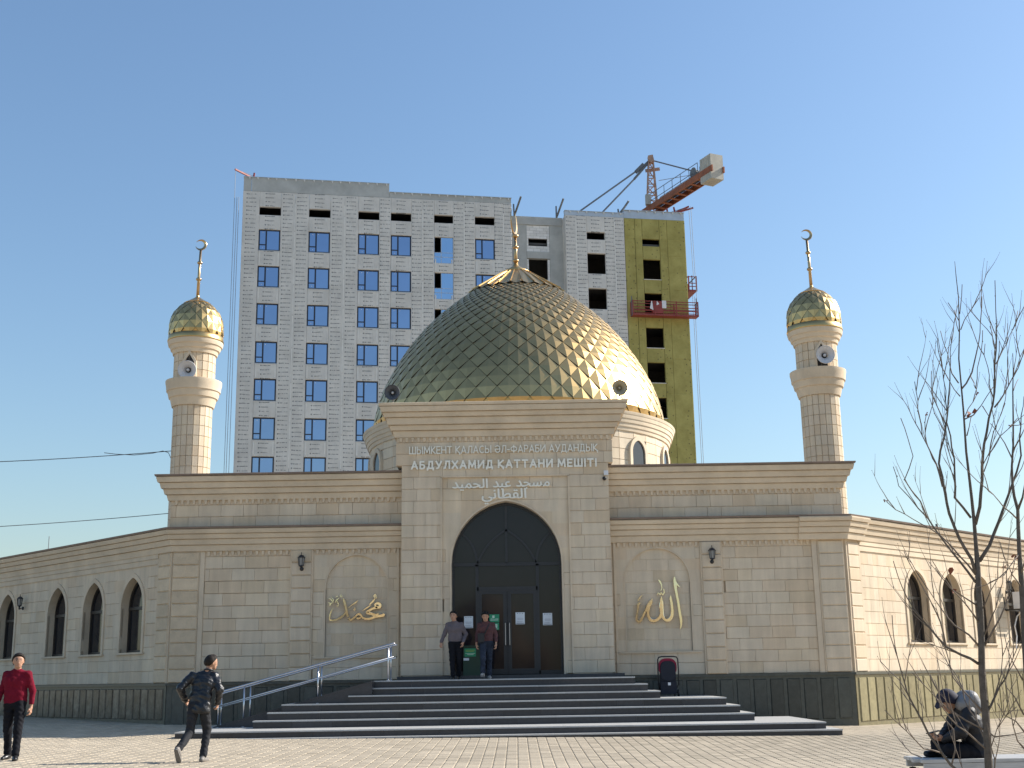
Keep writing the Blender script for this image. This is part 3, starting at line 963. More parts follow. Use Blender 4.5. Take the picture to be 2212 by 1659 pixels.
def minaret(cx, cy, nm, bx):
    s = MB(); s.lathe([(.535, 5.28), (.535, 9.2)], 24, (cx, cy, 0)); s.lathe([(.575, 9.98), (.575, 10.8)], 24, (cx, cy, 0))
    root = s.build('minaret', STONE, mosque)
    meta(root, label=nm)
    ring_tiles('shaft_tile', STONE, root, (cx, cy), .535, 5.3, 9.2, 13, 20, 'shaft_tile')
    nich = lambda a, z: not (abs(a + pi / 2) < .26 and z < 10.8)
    ring_tiles('upper_tile', STONE, root, (cx, cy), .575, 9.98, 10.78, 3, 20, 'upper_tile', keep=nich)
    gl = MB(); gl.lathe([(.5, 9.2), (.60, 9.2), (.63, 9.3), (.655, 9.42), (.66, 9.44), (.70, 9.46), (.735, 9.6), (.74, 9.64), (.775, 9.66), (.79, 9.82), (.81, 9.9), (.81, 9.97), (.5, 9.985)], 40, (cx, cy, 0))
    smooth_by_angle(gl.build('gallery', TRIM, root, True), 25)
    cr = MB(); cr.lathe([(.5, 10.77), (.64, 10.77), (.66, 10.86), (.665, 10.88), (.705, 10.9), (.735, 10.99), (.74, 11.01), (.775, 11.03), (.80, 11.12), (.80, 11.17), (.4, 11.18)], 40, (cx, cy, 0))
    smooth_by_angle(cr.build('crown_ring', TRIM, root, True), 25)
    lip = MB(); lip.lathe([(.5, 11.17), (.81, 11.17), (.815, 11.2), (.80, 11.26), (.79, 11.34), (.72, 11.36)], 40, (cx, cy, 0)); lip.build('gilt_lip', GOLD, root, True)
    prof = [(.76, 11.24), (.785, 11.45), (.785, 11.65), (.765, 11.83), (.71, 12.0), (.60, 12.17), (.45, 12.32), (.28, 12.44), (.12, 12.53), (.05, 12.58)]
    ins = MB(); ins.lathe([(r - .035, z) for r, z in prof[:-1]] + [(.02, 12.55)], 24, (cx, cy, 0)); ins.build('dome_shell', GOLD, root, True)
    scale_shell('gold_scale', root, (cx, cy, 0), prof[:-2], 14, 1.25, (GOLD, BLUETILE), .018, blue_row=8, limit=120, lift=.012, start=.0)
    cp_ = MB(); cp_.lathe([(.40, 12.36), (.41, 12.38), (.3, 12.44), (.14, 12.54), (.055, 12.6), (.04, 12.7)], 14, (cx, cy, 0)); cp_.build('dome_cap', GOLD, root)
    f = MB(); f.tube([(cx, cy, 12.55), (cx + bx * .3, cy, 13.3), (cx + bx, cy, 14.08)], [.05, .042, .036], 10)
    f.ball((cx + bx * .28, cy, 13.16), .085, 12, .7); f.ball((cx + bx * .62, cy, 13.68), .08, 12, .7)
    fo = f.build('finial', BRONZE, root, True)
    c = MB(); crescent(c, Vector((cx + bx - .0, cy, 14.25)), .17, .075, Vector((1, 0, 0)), radians(172)); c.build('crescent', BRONZE, root)
    # niche with a pointed hood above the loudspeaker
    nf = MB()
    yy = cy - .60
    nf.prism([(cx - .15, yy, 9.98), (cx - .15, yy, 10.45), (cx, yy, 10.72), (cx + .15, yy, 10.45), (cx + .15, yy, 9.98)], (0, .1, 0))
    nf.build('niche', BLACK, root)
    hd = MB()
    for sx in (-1, 1):
        hd.prism([(cx + sx * .15, yy - .05, 9.98), (cx + sx * .21, yy - .03, 9.98), (cx + sx * .21, yy - .03, 10.47), (cx, yy - .05, 10.80), (cx, yy - .05, 10.69), (cx + sx * .15, yy - .05, 10.44)], (0, .14, 0))
    hd.build('niche_hood', TRIM, root)
    return root
mL = minaret(-9.36, 35.5, 'minaret with a gold scaled onion cap at the left end of the front', .03)
mR = minaret(9.0, 35.5, 'minaret with a gold scaled onion cap at the right end of the front', -.03)
horn_speaker((-9.37, 34.72, 10.17), (.05, -1, -.22), .26, 'pale horn loudspeaker in the niche of the left minaret', SPEAKER, SPEAKER, 'horn loudspeakers on the mosque')
horn_speaker((9.07, 34.72, 10.31), (-.05, -1, -.1), .26, 'pale horn loudspeaker in the niche of the right minaret', SPEAKER, SPEAKER, 'horn loudspeakers on the mosque')
horn_speaker((-3.17, 31.95, 8.76), (-.05, -1, -.12), .20, 'dark grey horn loudspeaker on the left end of the portal cornice', SPEAKER, SPEAKERG, 'horn loudspeakers on the mosque')
horn_speaker((2.85, 31.95, 8.79), (.1, -1, -.12), .20, 'beige horn loudspeaker at the right end of the portal cornice', simple('beige_horn', (.44, .39, .28), .45), simple('beige_horn_inner', (.40, .345, .235), .4), 'horn loudspeakers on the mosque')

# ------------------------------------------------------------------ drum and dome
DC = (.27, 54.5)
dr = MB(); dr.lathe([(6.55, 5.3), (6.55, 11.2)], 96, (DC[0], DC[1], 0))
drum = dr.build('drum', STONE, mosque, True)
DW = [2 * pi * k / 16 + radians(2) for k in range(16)]
def no_window(a, z):
    return z > 10.75 or all(abs((a - w + pi) % (2 * pi) - pi) > .10 for w in DW)
ring_tiles('drum_tile', STONE, drum, DC, 6.55, 9.4, 11.2, 4, 48, 'drum_tile', th=.03, gap=.012, keep=no_window)
dcn = MB()
pr_ = [(6.4, 11.02)]
for o_, za, zb in ((6.64, 11.05, 11.2), (6.71, 11.2, 11.36), (6.78, 11.36, 11.52), (6.84, 11.52, 11.68), (6.89, 11.68, 11.8)):
    pr_ += [(o_, za), (o_ + .035, zb - .02), (o_ + .035, zb)]
pr_ += [(6.5, 11.84), (6.3, 11.84)]
dcn.lathe(pr_, 128, (DC[0], DC[1], 0)); 
smooth_by_angle(dcn.build('drum_cornice', TRIM, mosque, True), 25)
for w in DW:
    nv = Vector((cos(w), sin(w), 0)); tv = Vector((-sin(w), cos(w), 0))
    if nv.y > .2: continue
    fr = Frame((DC[0] + nv.x * 6.6, DC[1] + nv.y * 6.6), (tv.x, tv.y), (nv.x, nv.y))
    op = Arch(0, .42, 9.2, 10.2, 10.72)
    wo = rim(fr, op, .16, -.1, .07, .02, 'drum_window', drum)
    gp = MB(); gp.add([fr.P(u, .012, z) for u, z in op.outline()], [tuple(range(len(op.outline())))]); gp.build('pane', WINGLASS, wo)

DPROF = [(6.30, 11.80), (6.42, 12.0), (6.44, 12.25), (6.34, 12.8), (6.14, 13.5), (5.88, 14.1), (5.48, 14.85), (4.94, 15.7), (4.28, 16.52), (3.55, 17.25), (2.75, 17.92), (2.1, 18.4)]
ds = MB(); ds.lathe([(r - .06, z) for r, z in DPROF] + [(.2, 19.4)], 72, (DC[0], DC[1], 0))
dome = ds.build('dome', GOLD, mosque, True)
meta(dome, label='big gold dome clad in diamond scales')
scale_shell('dome_scale', dome, (DC[0], DC[1], 0), DPROF, 46, 1.08, (GOLD, GOLD), .04, limit=300, lift=.036)
cap = MB()
nseg = 26
for k in range(nseg):
    a0 = 2 * pi * k / nseg; a1 = 2 * pi * (k + 1) / nseg; am = (a0 + a1) / 2
    def q(r, z, a): return Vector((DC[0] + r * cos(a), DC[1] + r * sin(a), z))
    cap.add([q(2.22, 18.42, a0), q(2.3, 18.3, am), q(2.22, 18.42, a1), q(1.2, 19.12, a1), q(1.24, 19.10, am), q(1.2, 19.12, a0), q(.62, 19.50, a0), q(.62, 19.50, a1)],
            [(0, 1, 4, 5), (1, 2, 3, 4), (5, 4, 6), (4, 3, 7), (4, 7, 6)])
    cap.beam(q(2.24, 18.44, a0), q(.6, 19.52, a0), .03, .05)
cap.build('dome_cap', GOLD, dome)
cc = MB(); cc.lathe([(.66, 19.46), (.68, 19.5), (.3, 19.72), (.12, 19.86), (.07, 20.1)], 26, (DC[0], DC[1], 0)); cc.build('cap_cone', GOLD, dome, True)
fn = MB(); fn.tube([(DC[0], DC[1], 19.7), (DC[0], DC[1], 21.35)], [.09, .06], 10)
for z in (20.1, 20.75, 21.3): fn.ball((DC[0], DC[1], z), .15, 12, .6)
fn.build('finial', BRONZE, dome, True)
cs = MB(); crescent(cs, Vector((DC[0] - .06, DC[1], 22.0)), .62, .13, Vector((.22, .97, 0)).normalized(), radians(90)); cs.build('crescent', BRONZE, dome)
# ------------------------------------------------------------------ apartment block under construction, far behind
ca, sa = cos(radians(10)), sin(radians(10))
BF = Frame((-22.49, 98), (ca, sa), (sa, -ca))
bld = thing('apartment_building', BF.P(16, -5, 0), 'tall unfinished apartment block in grey printed membrane, with bare concrete and a yellow insulated end', 'building')

def membrane_material():
    m, t, b = nodes('printed_membrane')
    tc = N(t, 'ShaderNodeTexCoord'); oi = N(t, 'ShaderNodeObjectInfo')
    sp = N(t, 'ShaderNodeSeparateXYZ'); t.links.new(tc.outputs['Object'], sp.inputs[0])
    def mth(op, a, b_=None, c=None):
        n = N(t, 'ShaderNodeMath', operation=op)
        for i, v in enumerate((a, b_, c)):
            if v is None: continue
            if isinstance(v, (int, float)): n.inputs[i].default_value = v
            else: t.links.new(v, n.inputs[i])
        return n.outputs[0]
    g = N(t, 'ShaderNodeNewGeometry')
    n0 = N(t, 'ShaderNodeTexNoise', Scale=.9, Detail=3.0); t.links.new(g.outputs['Position'], n0.inputs['Vector'])
    wob = mth('MULTIPLY', mth('SUBTRACT', n0.outputs[0], .5), .16)
    z = mth('ADD', mth('ADD', sp.outputs[2], mth('MULTIPLY', oi.outputs['Random'], .37)), wob)
    fz_ = mth('FRACT', mth('DIVIDE', z, .369))
    dz = mth('ABSOLUTE', mth('SUBTRACT', fz_, .5))
    x = mth('ADD', sp.outputs[0], mth('MULTIPLY', mth('SUBTRACT', n0.outputs[0], .5), .12))
    body = mth('MULTIPLY', mth('LESS_THAN', dz, .085), mth('LESS_THAN', mth('ABSOLUTE', mth('SUBTRACT', x, .05)), .34))
    mp = N(t, 'ShaderNodeMapping'); mp.inputs['Scale'].default_value = (16, 16, 3); t.links.new(tc.outputs['Object'], mp.inputs[0])
    nl = N(t, 'ShaderNodeTexNoise', Scale=1.0, Detail=1.0); t.links.new(mp.outputs[0], nl.inputs['Vector'])
    letters = mth('MULTIPLY', body, mth('GREATER_THAN', nl.outputs[0], .44))
    dx = mth('SUBTRACT', x, -.36); dd = mth('MULTIPLY', mth('SUBTRACT', fz_, .5), .369)
    dot = mth('LESS_THAN', mth('ADD', mth('MULTIPLY', dx, dx), mth('MULTIPLY', dd, dd)), .0034)
    mark = mth('MAXIMUM', letters, dot)
    n1 = N(t, 'ShaderNodeTexNoise', Scale=.7, Detail=6.0, Roughness=.65); t.links.new(g.outputs['Position'], n1.inputs['Vector'])
    r = N(t, 'ShaderNodeMapRange'); r.inputs['From Min'].default_value = .3; r.inputs['From Max'].default_value = .7; r.inputs['To Min'].default_value = .86; r.inputs['To Max'].default_value = 1.12
    t.links.new(n1.outputs[0], r.inputs[0])
    mx = N(t, 'ShaderNodeMix', data_type='RGBA')
    mx.inputs['A'].default_value = (.66, .635, .585, 1); mx.inputs['B'].default_value = (.13, .135, .135, 1)
    t.links.new(mth('MULTIPLY', mark, .85), mx.inputs['Factor'])
    vm = N(t, 'ShaderNodeVectorMath', operation='SCALE'); t.links.new(mx.outputs['Result'], vm.inputs[0]); t.links.new(r.outputs[0], vm.inputs['Scale'])
    t.links.new(vm.outputs[0], b.inputs['Base Color']); b.inputs['Roughness'].default_value = .6
    mp2 = N(t, 'ShaderNodeMapping'); mp2.inputs['Scale'].default_value = (3, 3, .8); t.links.new(g.outputs['Position'], mp2.inputs[0])
    n2 = N(t, 'ShaderNodeTexNoise', Scale=1.2, Detail=4.0); t.links.new(mp2.outputs[0], n2.inputs['Vector'])
    bp = N(t, 'ShaderNodeBump', Strength=.6, Distance=.12); t.links.new(n2.outputs[0], bp.inputs['Height']); t.links.new(bp.outputs[0], b.inputs['Normal'])
    return m
MEMB = membrane_material()
TAPE = simple('white_seam_tape', (.74, .72, .67), .55, var=.12, scale=2, bump=.5, bscale=4)
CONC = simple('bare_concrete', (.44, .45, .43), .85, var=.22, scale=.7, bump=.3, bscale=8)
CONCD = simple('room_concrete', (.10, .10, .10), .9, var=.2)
FLASH = simple('galvanised_flashing', (.52, .56, .60), .45, .5, var=.12, scale=1.5, bump=.3, bscale=3)
AERATED = simple('aerated_concrete_brick', (.74, .73, .70), .85, var=.1, scale=2, objvar=.1)
MORTAR = simple('grey_mortar', (.30, .30, .30), .9)
WFRAME = simple('anthracite_window_frame', (.022, .026, .045), .4)
BLUEGLASS = simple('blue_reflective_glass', (.36, .44, .60), .04, 1.0, var=.08, scale=.25)
RAILGLASS = simple('pale_blue_balcony_glass', (.45, .58, .74), .06, 1.0, var=.08, scale=.3)
ALU = simple('pale_aluminium', (.45, .52, .62), .4, .4)

def wool_material():
    m, t, b = nodes('yellow_mineral_wool')
    g = N(t, 'ShaderNodeNewGeometry'); oi = N(t, 'ShaderNodeObjectInfo')
    v = N(t, 'ShaderNodeTexVoronoi', Scale=2.4); v.inputs['Randomness'].default_value = .55
    t.links.new(g.outputs['Position'], v.inputs['Vector'])
    lt = N(t, 'ShaderNodeMath', operation='LESS_THAN'); t.links.new(v.outputs['Distance'], lt.inputs[0]); lt.inputs[1].default_value = .15
    n1 = N(t, 'ShaderNodeTexNoise', Scale=.8, Detail=7.0, Roughness=.7); t.links.new(g.outputs['Position'], n1.inputs['Vector'])
    cr = N(t, 'ShaderNodeValToRGB'); e = cr.color_ramp.elements
    e[0].position = .3; e[0].color = (.31, .27, .085, 1); e[1].position = .72; e[1].color = (.48, .425, .15, 1)
    t.links.new(n1.outputs[0], cr.inputs[0])
    mx = N(t, 'ShaderNodeMix', data_type='RGBA'); mx.inputs['B'].default_value = (.12, .11, .06, 1)
    mm = N(t, 'ShaderNodeMath', operation='MULTIPLY'); t.links.new(lt.outputs[0], mm.inputs[0]); mm.inputs[1].default_value = .75
    t.links.new(mm.outputs[0], mx.inputs['Factor']); t.links.new(cr.outputs[0], mx.inputs['A'])
    r = N(t, 'ShaderNodeMapRange'); r.inputs['To Min'].default_value = .93; r.inputs['To Max'].default_value = 1.07; t.links.new(oi.outputs['Random'], r.inputs[0])
    vm = N(t, 'ShaderNodeVectorMath', operation='SCALE'); t.links.new(mx.outputs['Result'], vm.inputs[0]); t.links.new(r.outputs[0], vm.inputs['Scale'])
    t.links.new(vm.outputs[0], b.inputs['Base Color']); b.inputs['Roughness'].default_value = .9; b.inputs['Specular IOR Level'].default_value = .15
    return m
WOOL = wool_material()

STRIP = {}
def panel(nm, u0, u1, z0, z1, mat, th=.26, w=0.0, parent=None, bulge=.02):
    wd = round(u1 - u0, 3); ht = round(z1 - z0, 3)
    key = (nm, wd, ht, mat.name, th)
    if key not in STRIP:
        m = MB(); x = wd / 2 - (.014 if 'wool' in nm else .006); c = .02
        m.add([(-x, th, 0), (x, th, 0), (x, th, ht), (-x, th, ht), (-x, .0, 0), (x, .0, 0), (x, .0, ht), (-x, .0, ht),
               (-x + .06, -bulge, .03), (x - .06, -bulge, .03), (x - .06, -bulge, ht - .03), (-x + .06, -bulge, ht - .03)],
              [(8, 9, 10, 11), (4, 5, 9, 8), (5, 6, 10, 9), (6, 7, 11, 10), (7, 4, 8, 11), (0, 4, 7, 3), (1, 2, 6, 5), (0, 1, 5, 4), (3, 7, 6, 2)])
        STRIP[key] = m.mesh(nm, mat)
    return place(nm, STRIP[key], parent or bld, BF.M((u0 + u1) / 2, w, z0))

piers = [(.1, 1.49), (3.27, 4.45), (4.45, 5.62), (7.41, 8.6), (8.6, 9.77), (11.56, 12.54), (14.29, 15.28), (15.28, 16.26), (17.91, 18.87), (18.87, 19.81), (21.53, 22.3), (22.3, 23.05),
         (27.82, 28.78), (28.78, 29.73), (31.36, 32.25), (32.25, 33.14)]
for u0, u1 in piers:
    panel('membrane_strip', u0, u1, 0.2, 41.65 if u1 < 24 else 40.85, MEMB)
rows = [38.28, 35.07, 31.82, 28.55, 25.40, 22.17, 18.96, 15.75]
HW = 1.86
cols = [(1.49, 3.27), (5.62, 7.41), (9.77, 11.56), (12.54, 14.29), (16.26, 17.91), (19.81, 21.53)]
for ci, (u0, u1) in enumerate(cols):
    panel('membrane_panel', u0, u1, 40.3, 41.65, MEMB)
    panel('membrane_panel', u0, u1, rows[0], 39.57, MEMB)
    for r, zt in enumerate(rows):
        zb = zt - (2.36 if ci == 4 else HW)
        nxt = rows[r + 1] if r + 1 < len(rows) else .2
        panel('membrane_panel', u0, u1, nxt, zb, MEMB)
rows2 = [37.4, 34.19, 31.07, 27.9, 24.7, 21.5, 18.3]
u0, u1 = 29.73, 31.36
panel('membrane_panel', u0, u1, 39.37, 40.85, MEMB); panel('membrane_panel', u0, u1, rows2[0], 38.68, MEMB)
for r, zt in enumerate(rows2):
    panel('membrane_panel', u0, u1, rows2[r + 1] if r + 1 < len(rows2) else .2, zt - 1.88, MEMB)
# seam tapes between the strips
tm = MB(); rr = random.Random(4)
x = .05
for u in (4.45, 8.6, 15.28, 18.87, 22.3, 28.78, 32.25):
    z = 18.0
    while z < 40.6:
        h = rr.uniform(2.2, 3.0)
        t_ = MB(); o = .02 + rr.uniform(0, .02)
        t_.prism([BF.P(u - .05, o, z), BF.P(u + .05, o + .01, z + .02), BF.P(u + .055, o, min(40.7, z + h - .08)), BF.P(u - .045, o + .01, min(40.7, z + h - .08))], -BF.n * .015)
        t_.build('seam_tape', TAPE, bld); z += h
for ci, (u0, u1) in enumerate(cols):
    for r in range(7):
        zb = rows[r] - HW
        if rr.random() < .75:
            for u in (u0 + .12, u1 - .12):
                t_ = MB(); t_.prism([BF.P(u - .045, .028, zb - .12), BF.P(u + .045, .03, zb - .15), BF.P(u + .04, .028, zb - rr.uniform(1.0, 1.25)), BF.P(u - .045, .03, zb - 1.15)], -BF.n * .012); t_.build('seam_tape', TAPE, bld)

# parapets
def bx(nm, u0, u1, w0, w1, z0, z1, mat, parent=None):
    m = MB(); m.prism([BF.P(u0, w1, z0), BF.P(u1, w1, z0), BF.P(u1, w1, z1), BF.P(u0, w1, z1)], BF.n * (w0 - w1)); return m.build(nm, mat, parent or bld)
bx('parapet', .12, .75, -.4, .02, 41.66, 42.9, CONC); bx('parapet', .79, 12.38, -.4, .02, 41.66, 42.9, CONC)
bx('parapet', 12.40, 23.02, -.4, .0, 41.66, 42.15, CONC)
bx('parapet', 27.80, 33.16, -.4, .0, 40.86, 41.25, FLASH); bx('parapet', 33.18, 38.7, -.4, -.02, 40.84, 41.55, FLASH)
def flashing(u0, u1, z):
    o = bx('flashing', u0, u1, -.45, .07, z, z + .045, FLASH)
    m = MB(); n = int((u1 - u0) / .75)
    for i in range(n):
        u = u0 + (i + .5) * (u1 - u0) / n + rr.uniform(-.06, .06)
        m.prism([BF.P(u, .075, z), BF.P(u + .16, .075, z - .02), BF.P(u + .10, .10, z - .22)], -BF.n * .05)
    m.build('flashing_clip', TAPE, o)
flashing(.1, 12.4, 42.905); flashing(12.4, 23.06, 42.155); flashing(27.78, 33.17, 41.255); flashing(33.17, 38.74, 41.555)

# concrete bay set back between the two wrapped parts
W0 = -1.1
for u0, u1, nm in ((23.1, 24.55, 'concrete_column'), (26.62, 27.8, 'concrete_column')):
    bx(nm, u0, u1, W0 - .4, W0, .2, 40.2, CONC)
bx('concrete_beam', 23.1, 27.8, W0 - .4, W0 + .05, 40.205, 40.95, CONC)
for zt in (37.72, 34.45, 31.25, 28.0, 24.8, 21.6):
    bx('concrete_beam', 24.56, 26.61, W0 - .4, W0 + .03, zt - .62, zt, CONC)
br = random.Random(9)
def bricks(u0, u1, z0, z1, bl=.6, bh=.23):
    n = max(1, round((z1 - z0) / bh)); h = (z1 - z0) / n
    bx('mortar_bed', u0, u1, W0 - .3, W0 - .07, z0, z1, MORTAR)
    for r in range(n):
        u = u0 - (bl / 2 if r % 2 else 0)
        while u < u1 - .02:
            a = max(u, u0); b = min(u + bl, u1)
            if b - a > .05:
                bx('brick', a + .008, b - .008, W0 - .25, W0 - .05 + br.uniform(-.01, .01), z0 + r * h + .008, z0 + (r + 1) * h - .008, AERATED)
            u += bl
bricks(24.56, 26.61, 37.74, 38.27); bricks(24.56, 26.61, 38.95, 40.18)
for z0, z1 in ((38.27, 38.95), (35.2, 37.05), (31.9, 33.8)):
    bricks(24.56, 24.72, z0, z1); bricks(26.4, 26.61, z0, z1)
bricks(24.56, 26.61, 34.47, 35.2); bricks(24.56, 26.61, 31.27, 31.9); bricks(24.56, 26.61, 28.02, 31.2 - .6)
bx('partition_block', 24.75, 25.45, W0 - 1.0, W0 - .8, 35.2, 35.8, AERATED)

# yellow insulated end bay
zs = [40.82] + [38.95, 37.04 + .35, 33.92 + .35, 30.79 + .35, 27.66 + .35, 24.55 + .35, 21.4 + .35, 18.3 + .3, .2]
op_y = [(38.95, 38.26), (37.04, 35.2), (33.92, 32.05), (30.79, 28.97), (27.66, 25.85), (24.55, 22.74), (21.4, 19.6)]
for u0, u1, w in ((33.16, 34.1, .0), (34.1, 34.76, .02), (36.34, 37.05, .02), (37.05, 38.74, .0)):
    for a, b in zip(zs, zs[1:]):
        panel('mineral_wool_board', u0, u1, b, a, WOOL, th=.25, w=w + rr.uniform(-.012, .012), bulge=.015)
ztop = 40.82
for (zt, zb) in op_y:
    panel('mineral_wool_board', 34.76, 36.34, zt, ztop, WOOL, th=.25, w=.02, bulge=.008); ztop = zb
panel('mineral_wool_board', 34.76, 36.34, .2, ztop, WOOL, th=.25, w=.02, bulge=.008)
for (zt, zb) in op_y[1:]:
    bx('window_sill', 34.74, 36.36, -.1, .06, zb - .05, zb, TAPE)

# floors, cross walls, back and sides
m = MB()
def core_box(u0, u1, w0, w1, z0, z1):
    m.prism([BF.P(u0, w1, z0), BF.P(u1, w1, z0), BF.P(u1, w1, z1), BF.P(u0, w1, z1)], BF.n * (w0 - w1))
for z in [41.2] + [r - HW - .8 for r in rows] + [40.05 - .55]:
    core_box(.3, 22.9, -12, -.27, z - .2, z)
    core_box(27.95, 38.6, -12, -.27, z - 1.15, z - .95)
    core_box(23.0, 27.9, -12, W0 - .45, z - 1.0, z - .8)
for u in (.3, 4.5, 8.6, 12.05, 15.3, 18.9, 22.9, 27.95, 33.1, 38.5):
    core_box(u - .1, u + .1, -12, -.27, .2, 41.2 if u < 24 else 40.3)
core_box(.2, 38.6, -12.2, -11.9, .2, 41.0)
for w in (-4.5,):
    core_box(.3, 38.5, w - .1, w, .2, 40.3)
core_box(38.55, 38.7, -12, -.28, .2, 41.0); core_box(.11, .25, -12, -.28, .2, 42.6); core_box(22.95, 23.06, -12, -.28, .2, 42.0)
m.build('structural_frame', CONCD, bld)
bx('side_membrane', 22.9, 23.06, -1.5, -.27, .2, 41.6, TAPE)
bx('side_membrane', 27.8, 27.86, -1.2, -.27, .2, 40.85, MEMB)

# glazed windows
def apartment_window(u0, u1, zt, zb, first={}):
    key = (round(u1 - u0, 2), round(zt - zb, 2))
    if key not in first:
        wd, ht = u1 - u0 - .02, zt - zb - .02; f = .10; mu_ = wd * .35
        m = MB()
        for a, b, c, d in ((-wd/2, -wd/2 + f, 0, ht), (wd/2 - f, wd/2, 0, ht), (-wd/2 + f, wd/2 - f, 0, f), (-wd/2 + f, wd/2 - f, ht - f, ht),
                           (-wd/2 + mu_ - .065, -wd/2 + mu_ + .065, f, ht - f), (-wd/2 + f, -wd/2 + mu_ - .055, ht * .26, ht * .26 + .09)):
            m.box(a, b, -.03, .05, c, d)
        fr_ = m.mesh('window', WFRAME)
        panes = []
        for a, b, c, d in ((-wd/2 + f, -wd/2 + mu_ - .055, f, ht * .26), (-wd/2 + f, -wd/2 + mu_ - .055, ht * .26 + .09, ht - f), (-wd/2 + mu_ + .055, wd/2 - f, f, ht - f)):
            p = MB(); p.box(a, b, .0, .02, c, d); panes.append(p.mesh('pane', BLUEGLASS))
        s = MB()
        for x_, z_ in ((-wd/2 + mu_ * .55, ht * .88), (-wd/2 + mu_ + .2, ht * .88), (-wd/2 + mu_ * .55, ht * .14)):
            s.box(x_ - .03, x_ + .03, -.004, .0, z_ - .03, z_ + .03)
        first[key] = (fr_, panes, s.mesh('sticker', WHITE))
    fr_, panes, st = first[key]
    Mx = BF.M((u0 + u1) / 2, -.10, zb + .01) @ Matrix.Rotation(rr.uniform(-.004, .004), 4, 'Z')
    o = place('window', fr_, bld, Mx)
    for p in panes: place('pane', p, o, Mx @ Matrix.Rotation(rr.uniform(-.006, .006), 4, 'X'))
    place('sticker', st, o, Mx)
    bx('window_sill', u0 - .02, u1 + .02, -.05, .05, zb - .045, zb + .005, FLASH)
for ci, (u0, u1) in enumerate(cols):
    if ci == 4: continue
    for zt in rows: apartment_window(u0, u1, zt, zt - HW)
def balcony_window(u0, u1, zt, zb):
    m = MB(); wd = u1 - u0; s = u0 + wd * .37; mid = zb + .98
    def q(a, b, c, d, w=-.06): m.prism([BF.P(a, w, c), BF.P(b, w, c), BF.P(b, w, d), BF.P(a, w, d)], -BF.n * .06)
    q(u0, u0 + .03, zb, zt); q(u1 - .03, u1, zb, zt); q(s - .03, s + .03, zb, zt); q(u0, u1, zb, zb + .05); q(u0, u1, mid - .04, mid); q(u0, u1, zb + .55, zb + .6)
    o = m.build('window', ALU, bld)
    for a, b, c, d, w in ((s + .03, u1 - .03, mid, zt, -.1), (u0 + .03, s - .03, zb + .05, zb + .55, -.08), (s + .03, u1 - .03, zb + .05, zb + .55, -.08), (u0 + .03, s - .03, zb + .6, mid - .04, -.08), (s + .03, u1 - .03, zb + .6, mid - .04, -.08)):
        p = MB(); p.prism([BF.P(a, w, c), BF.P(b, w, c), BF.P(b, w, d), BF.P(a, w, d)], -BF.n * .02); p.build('pane', RAILGLASS, o)
for zt in rows[:4]: balcony_window(16.27, 17.9, zt, zt - 2.35)

# ------------------------------------------------------------------ things hung on the block
REDP = simple('red_cradle_paint', (.27, .045, .035), .5, var=.25, scale=4)
RUST = simple('rusty_orange_steel', (.33, .115, .055), .7, .2, var=.35, scale=2)
GREYST = simple('weathered_grey_steel', (.17, .18, .19), .6, .4, var=.2)
CWT = simple('counterweight_concrete', (.46, .44, .38), .85, var=.15, scale=1.2)
ROPE = simple('steel_rope', (.22, .24, .27), .6)
def cradle(u0, u1, w0, w1, z0, z1, label, n):
    t = thing('suspended_cradle', BF.P((u0 + u1) / 2, w1, z0), label, 'work platform', 'red suspended work platforms')
    m = MB(); m.prism([BF.P(u0, w1, z0), BF.P(u1, w1, z0), BF.P(u1, w1, z0 + .16), BF.P(u0, w1, z0 + .16)], BF.n * (w0 - w1)); m.build('floor', REDP, t)
    for w in (w0, w1):
        m = MB()
        for z in (z0 + .45, z0 + .75, z1 - .05): m.beam(BF.P(u0, w, z), BF.P(u1, w, z), .06)
        for i in range(n + 1):
            u = u0 + (u1 - u0) * i / n; m.beam(BF.P(u, w, z0), BF.P(u, w, z1), .1)
        m.build('guard_rail', REDP, t)
    m = MB()
    for u in (u0, u1):
        m.beam(BF.P(u, w0, z1), BF.P(u, w1, z1), .07); m.beam(BF.P(u, w0, z0 + .1), BF.P(u, w1, z0 + .1), .07)
        m.beam(BF.P(u, (w0 + w1) / 2, z0), BF.P(u, (w0 + w1) / 2, z1 + .45), .08)
    m.build('hanger', GREYST, t)
    return t
t = cradle(33.4, 39.25, .25, .95, 31.62, 32.95, 'long red suspended work platform across the yellow wall', 3)
m = MB(); m.prism([BF.P(36.0, 1.0, 32.3), BF.P(36.38, 1.0, 32.3), BF.P(36.38, 1.0, 32.98), BF.P(36.0, 1.0, 32.98)], (0, .03, 0)); m.build('white_board', WHITE, t)
m = MB(); m.prism([BF.P(34.9, 1.0, 32.25), BF.P(35.2, 1.0, 32.1), BF.P(35.12, 1.0, 32.9), BF.P(35.04, 1.0, 32.9)], (0, .05, 0)); m.prism([BF.P(35.5, 1.0, 32.55), BF.P(35.75, 1.0, 32.65), BF.P(35.55, 1.0, 32.95)], (0, .05, 0)); m.build('hung_cloth', WHITE, t)
m = MB(); m.prism([BF.P(35.2, .96, 31.85), BF.P(36.1, .96, 31.85), BF.P(36.1, .96, 32.9), BF.P(35.2, .96, 32.9)], (0, .03, 0)); m.build('side_panel', REDP, t)
cradle(38.95, 39.65, -2.6, -.3, 34.35, 35.75, 'small red work platform seen end on beside the yellow end wall', 1)

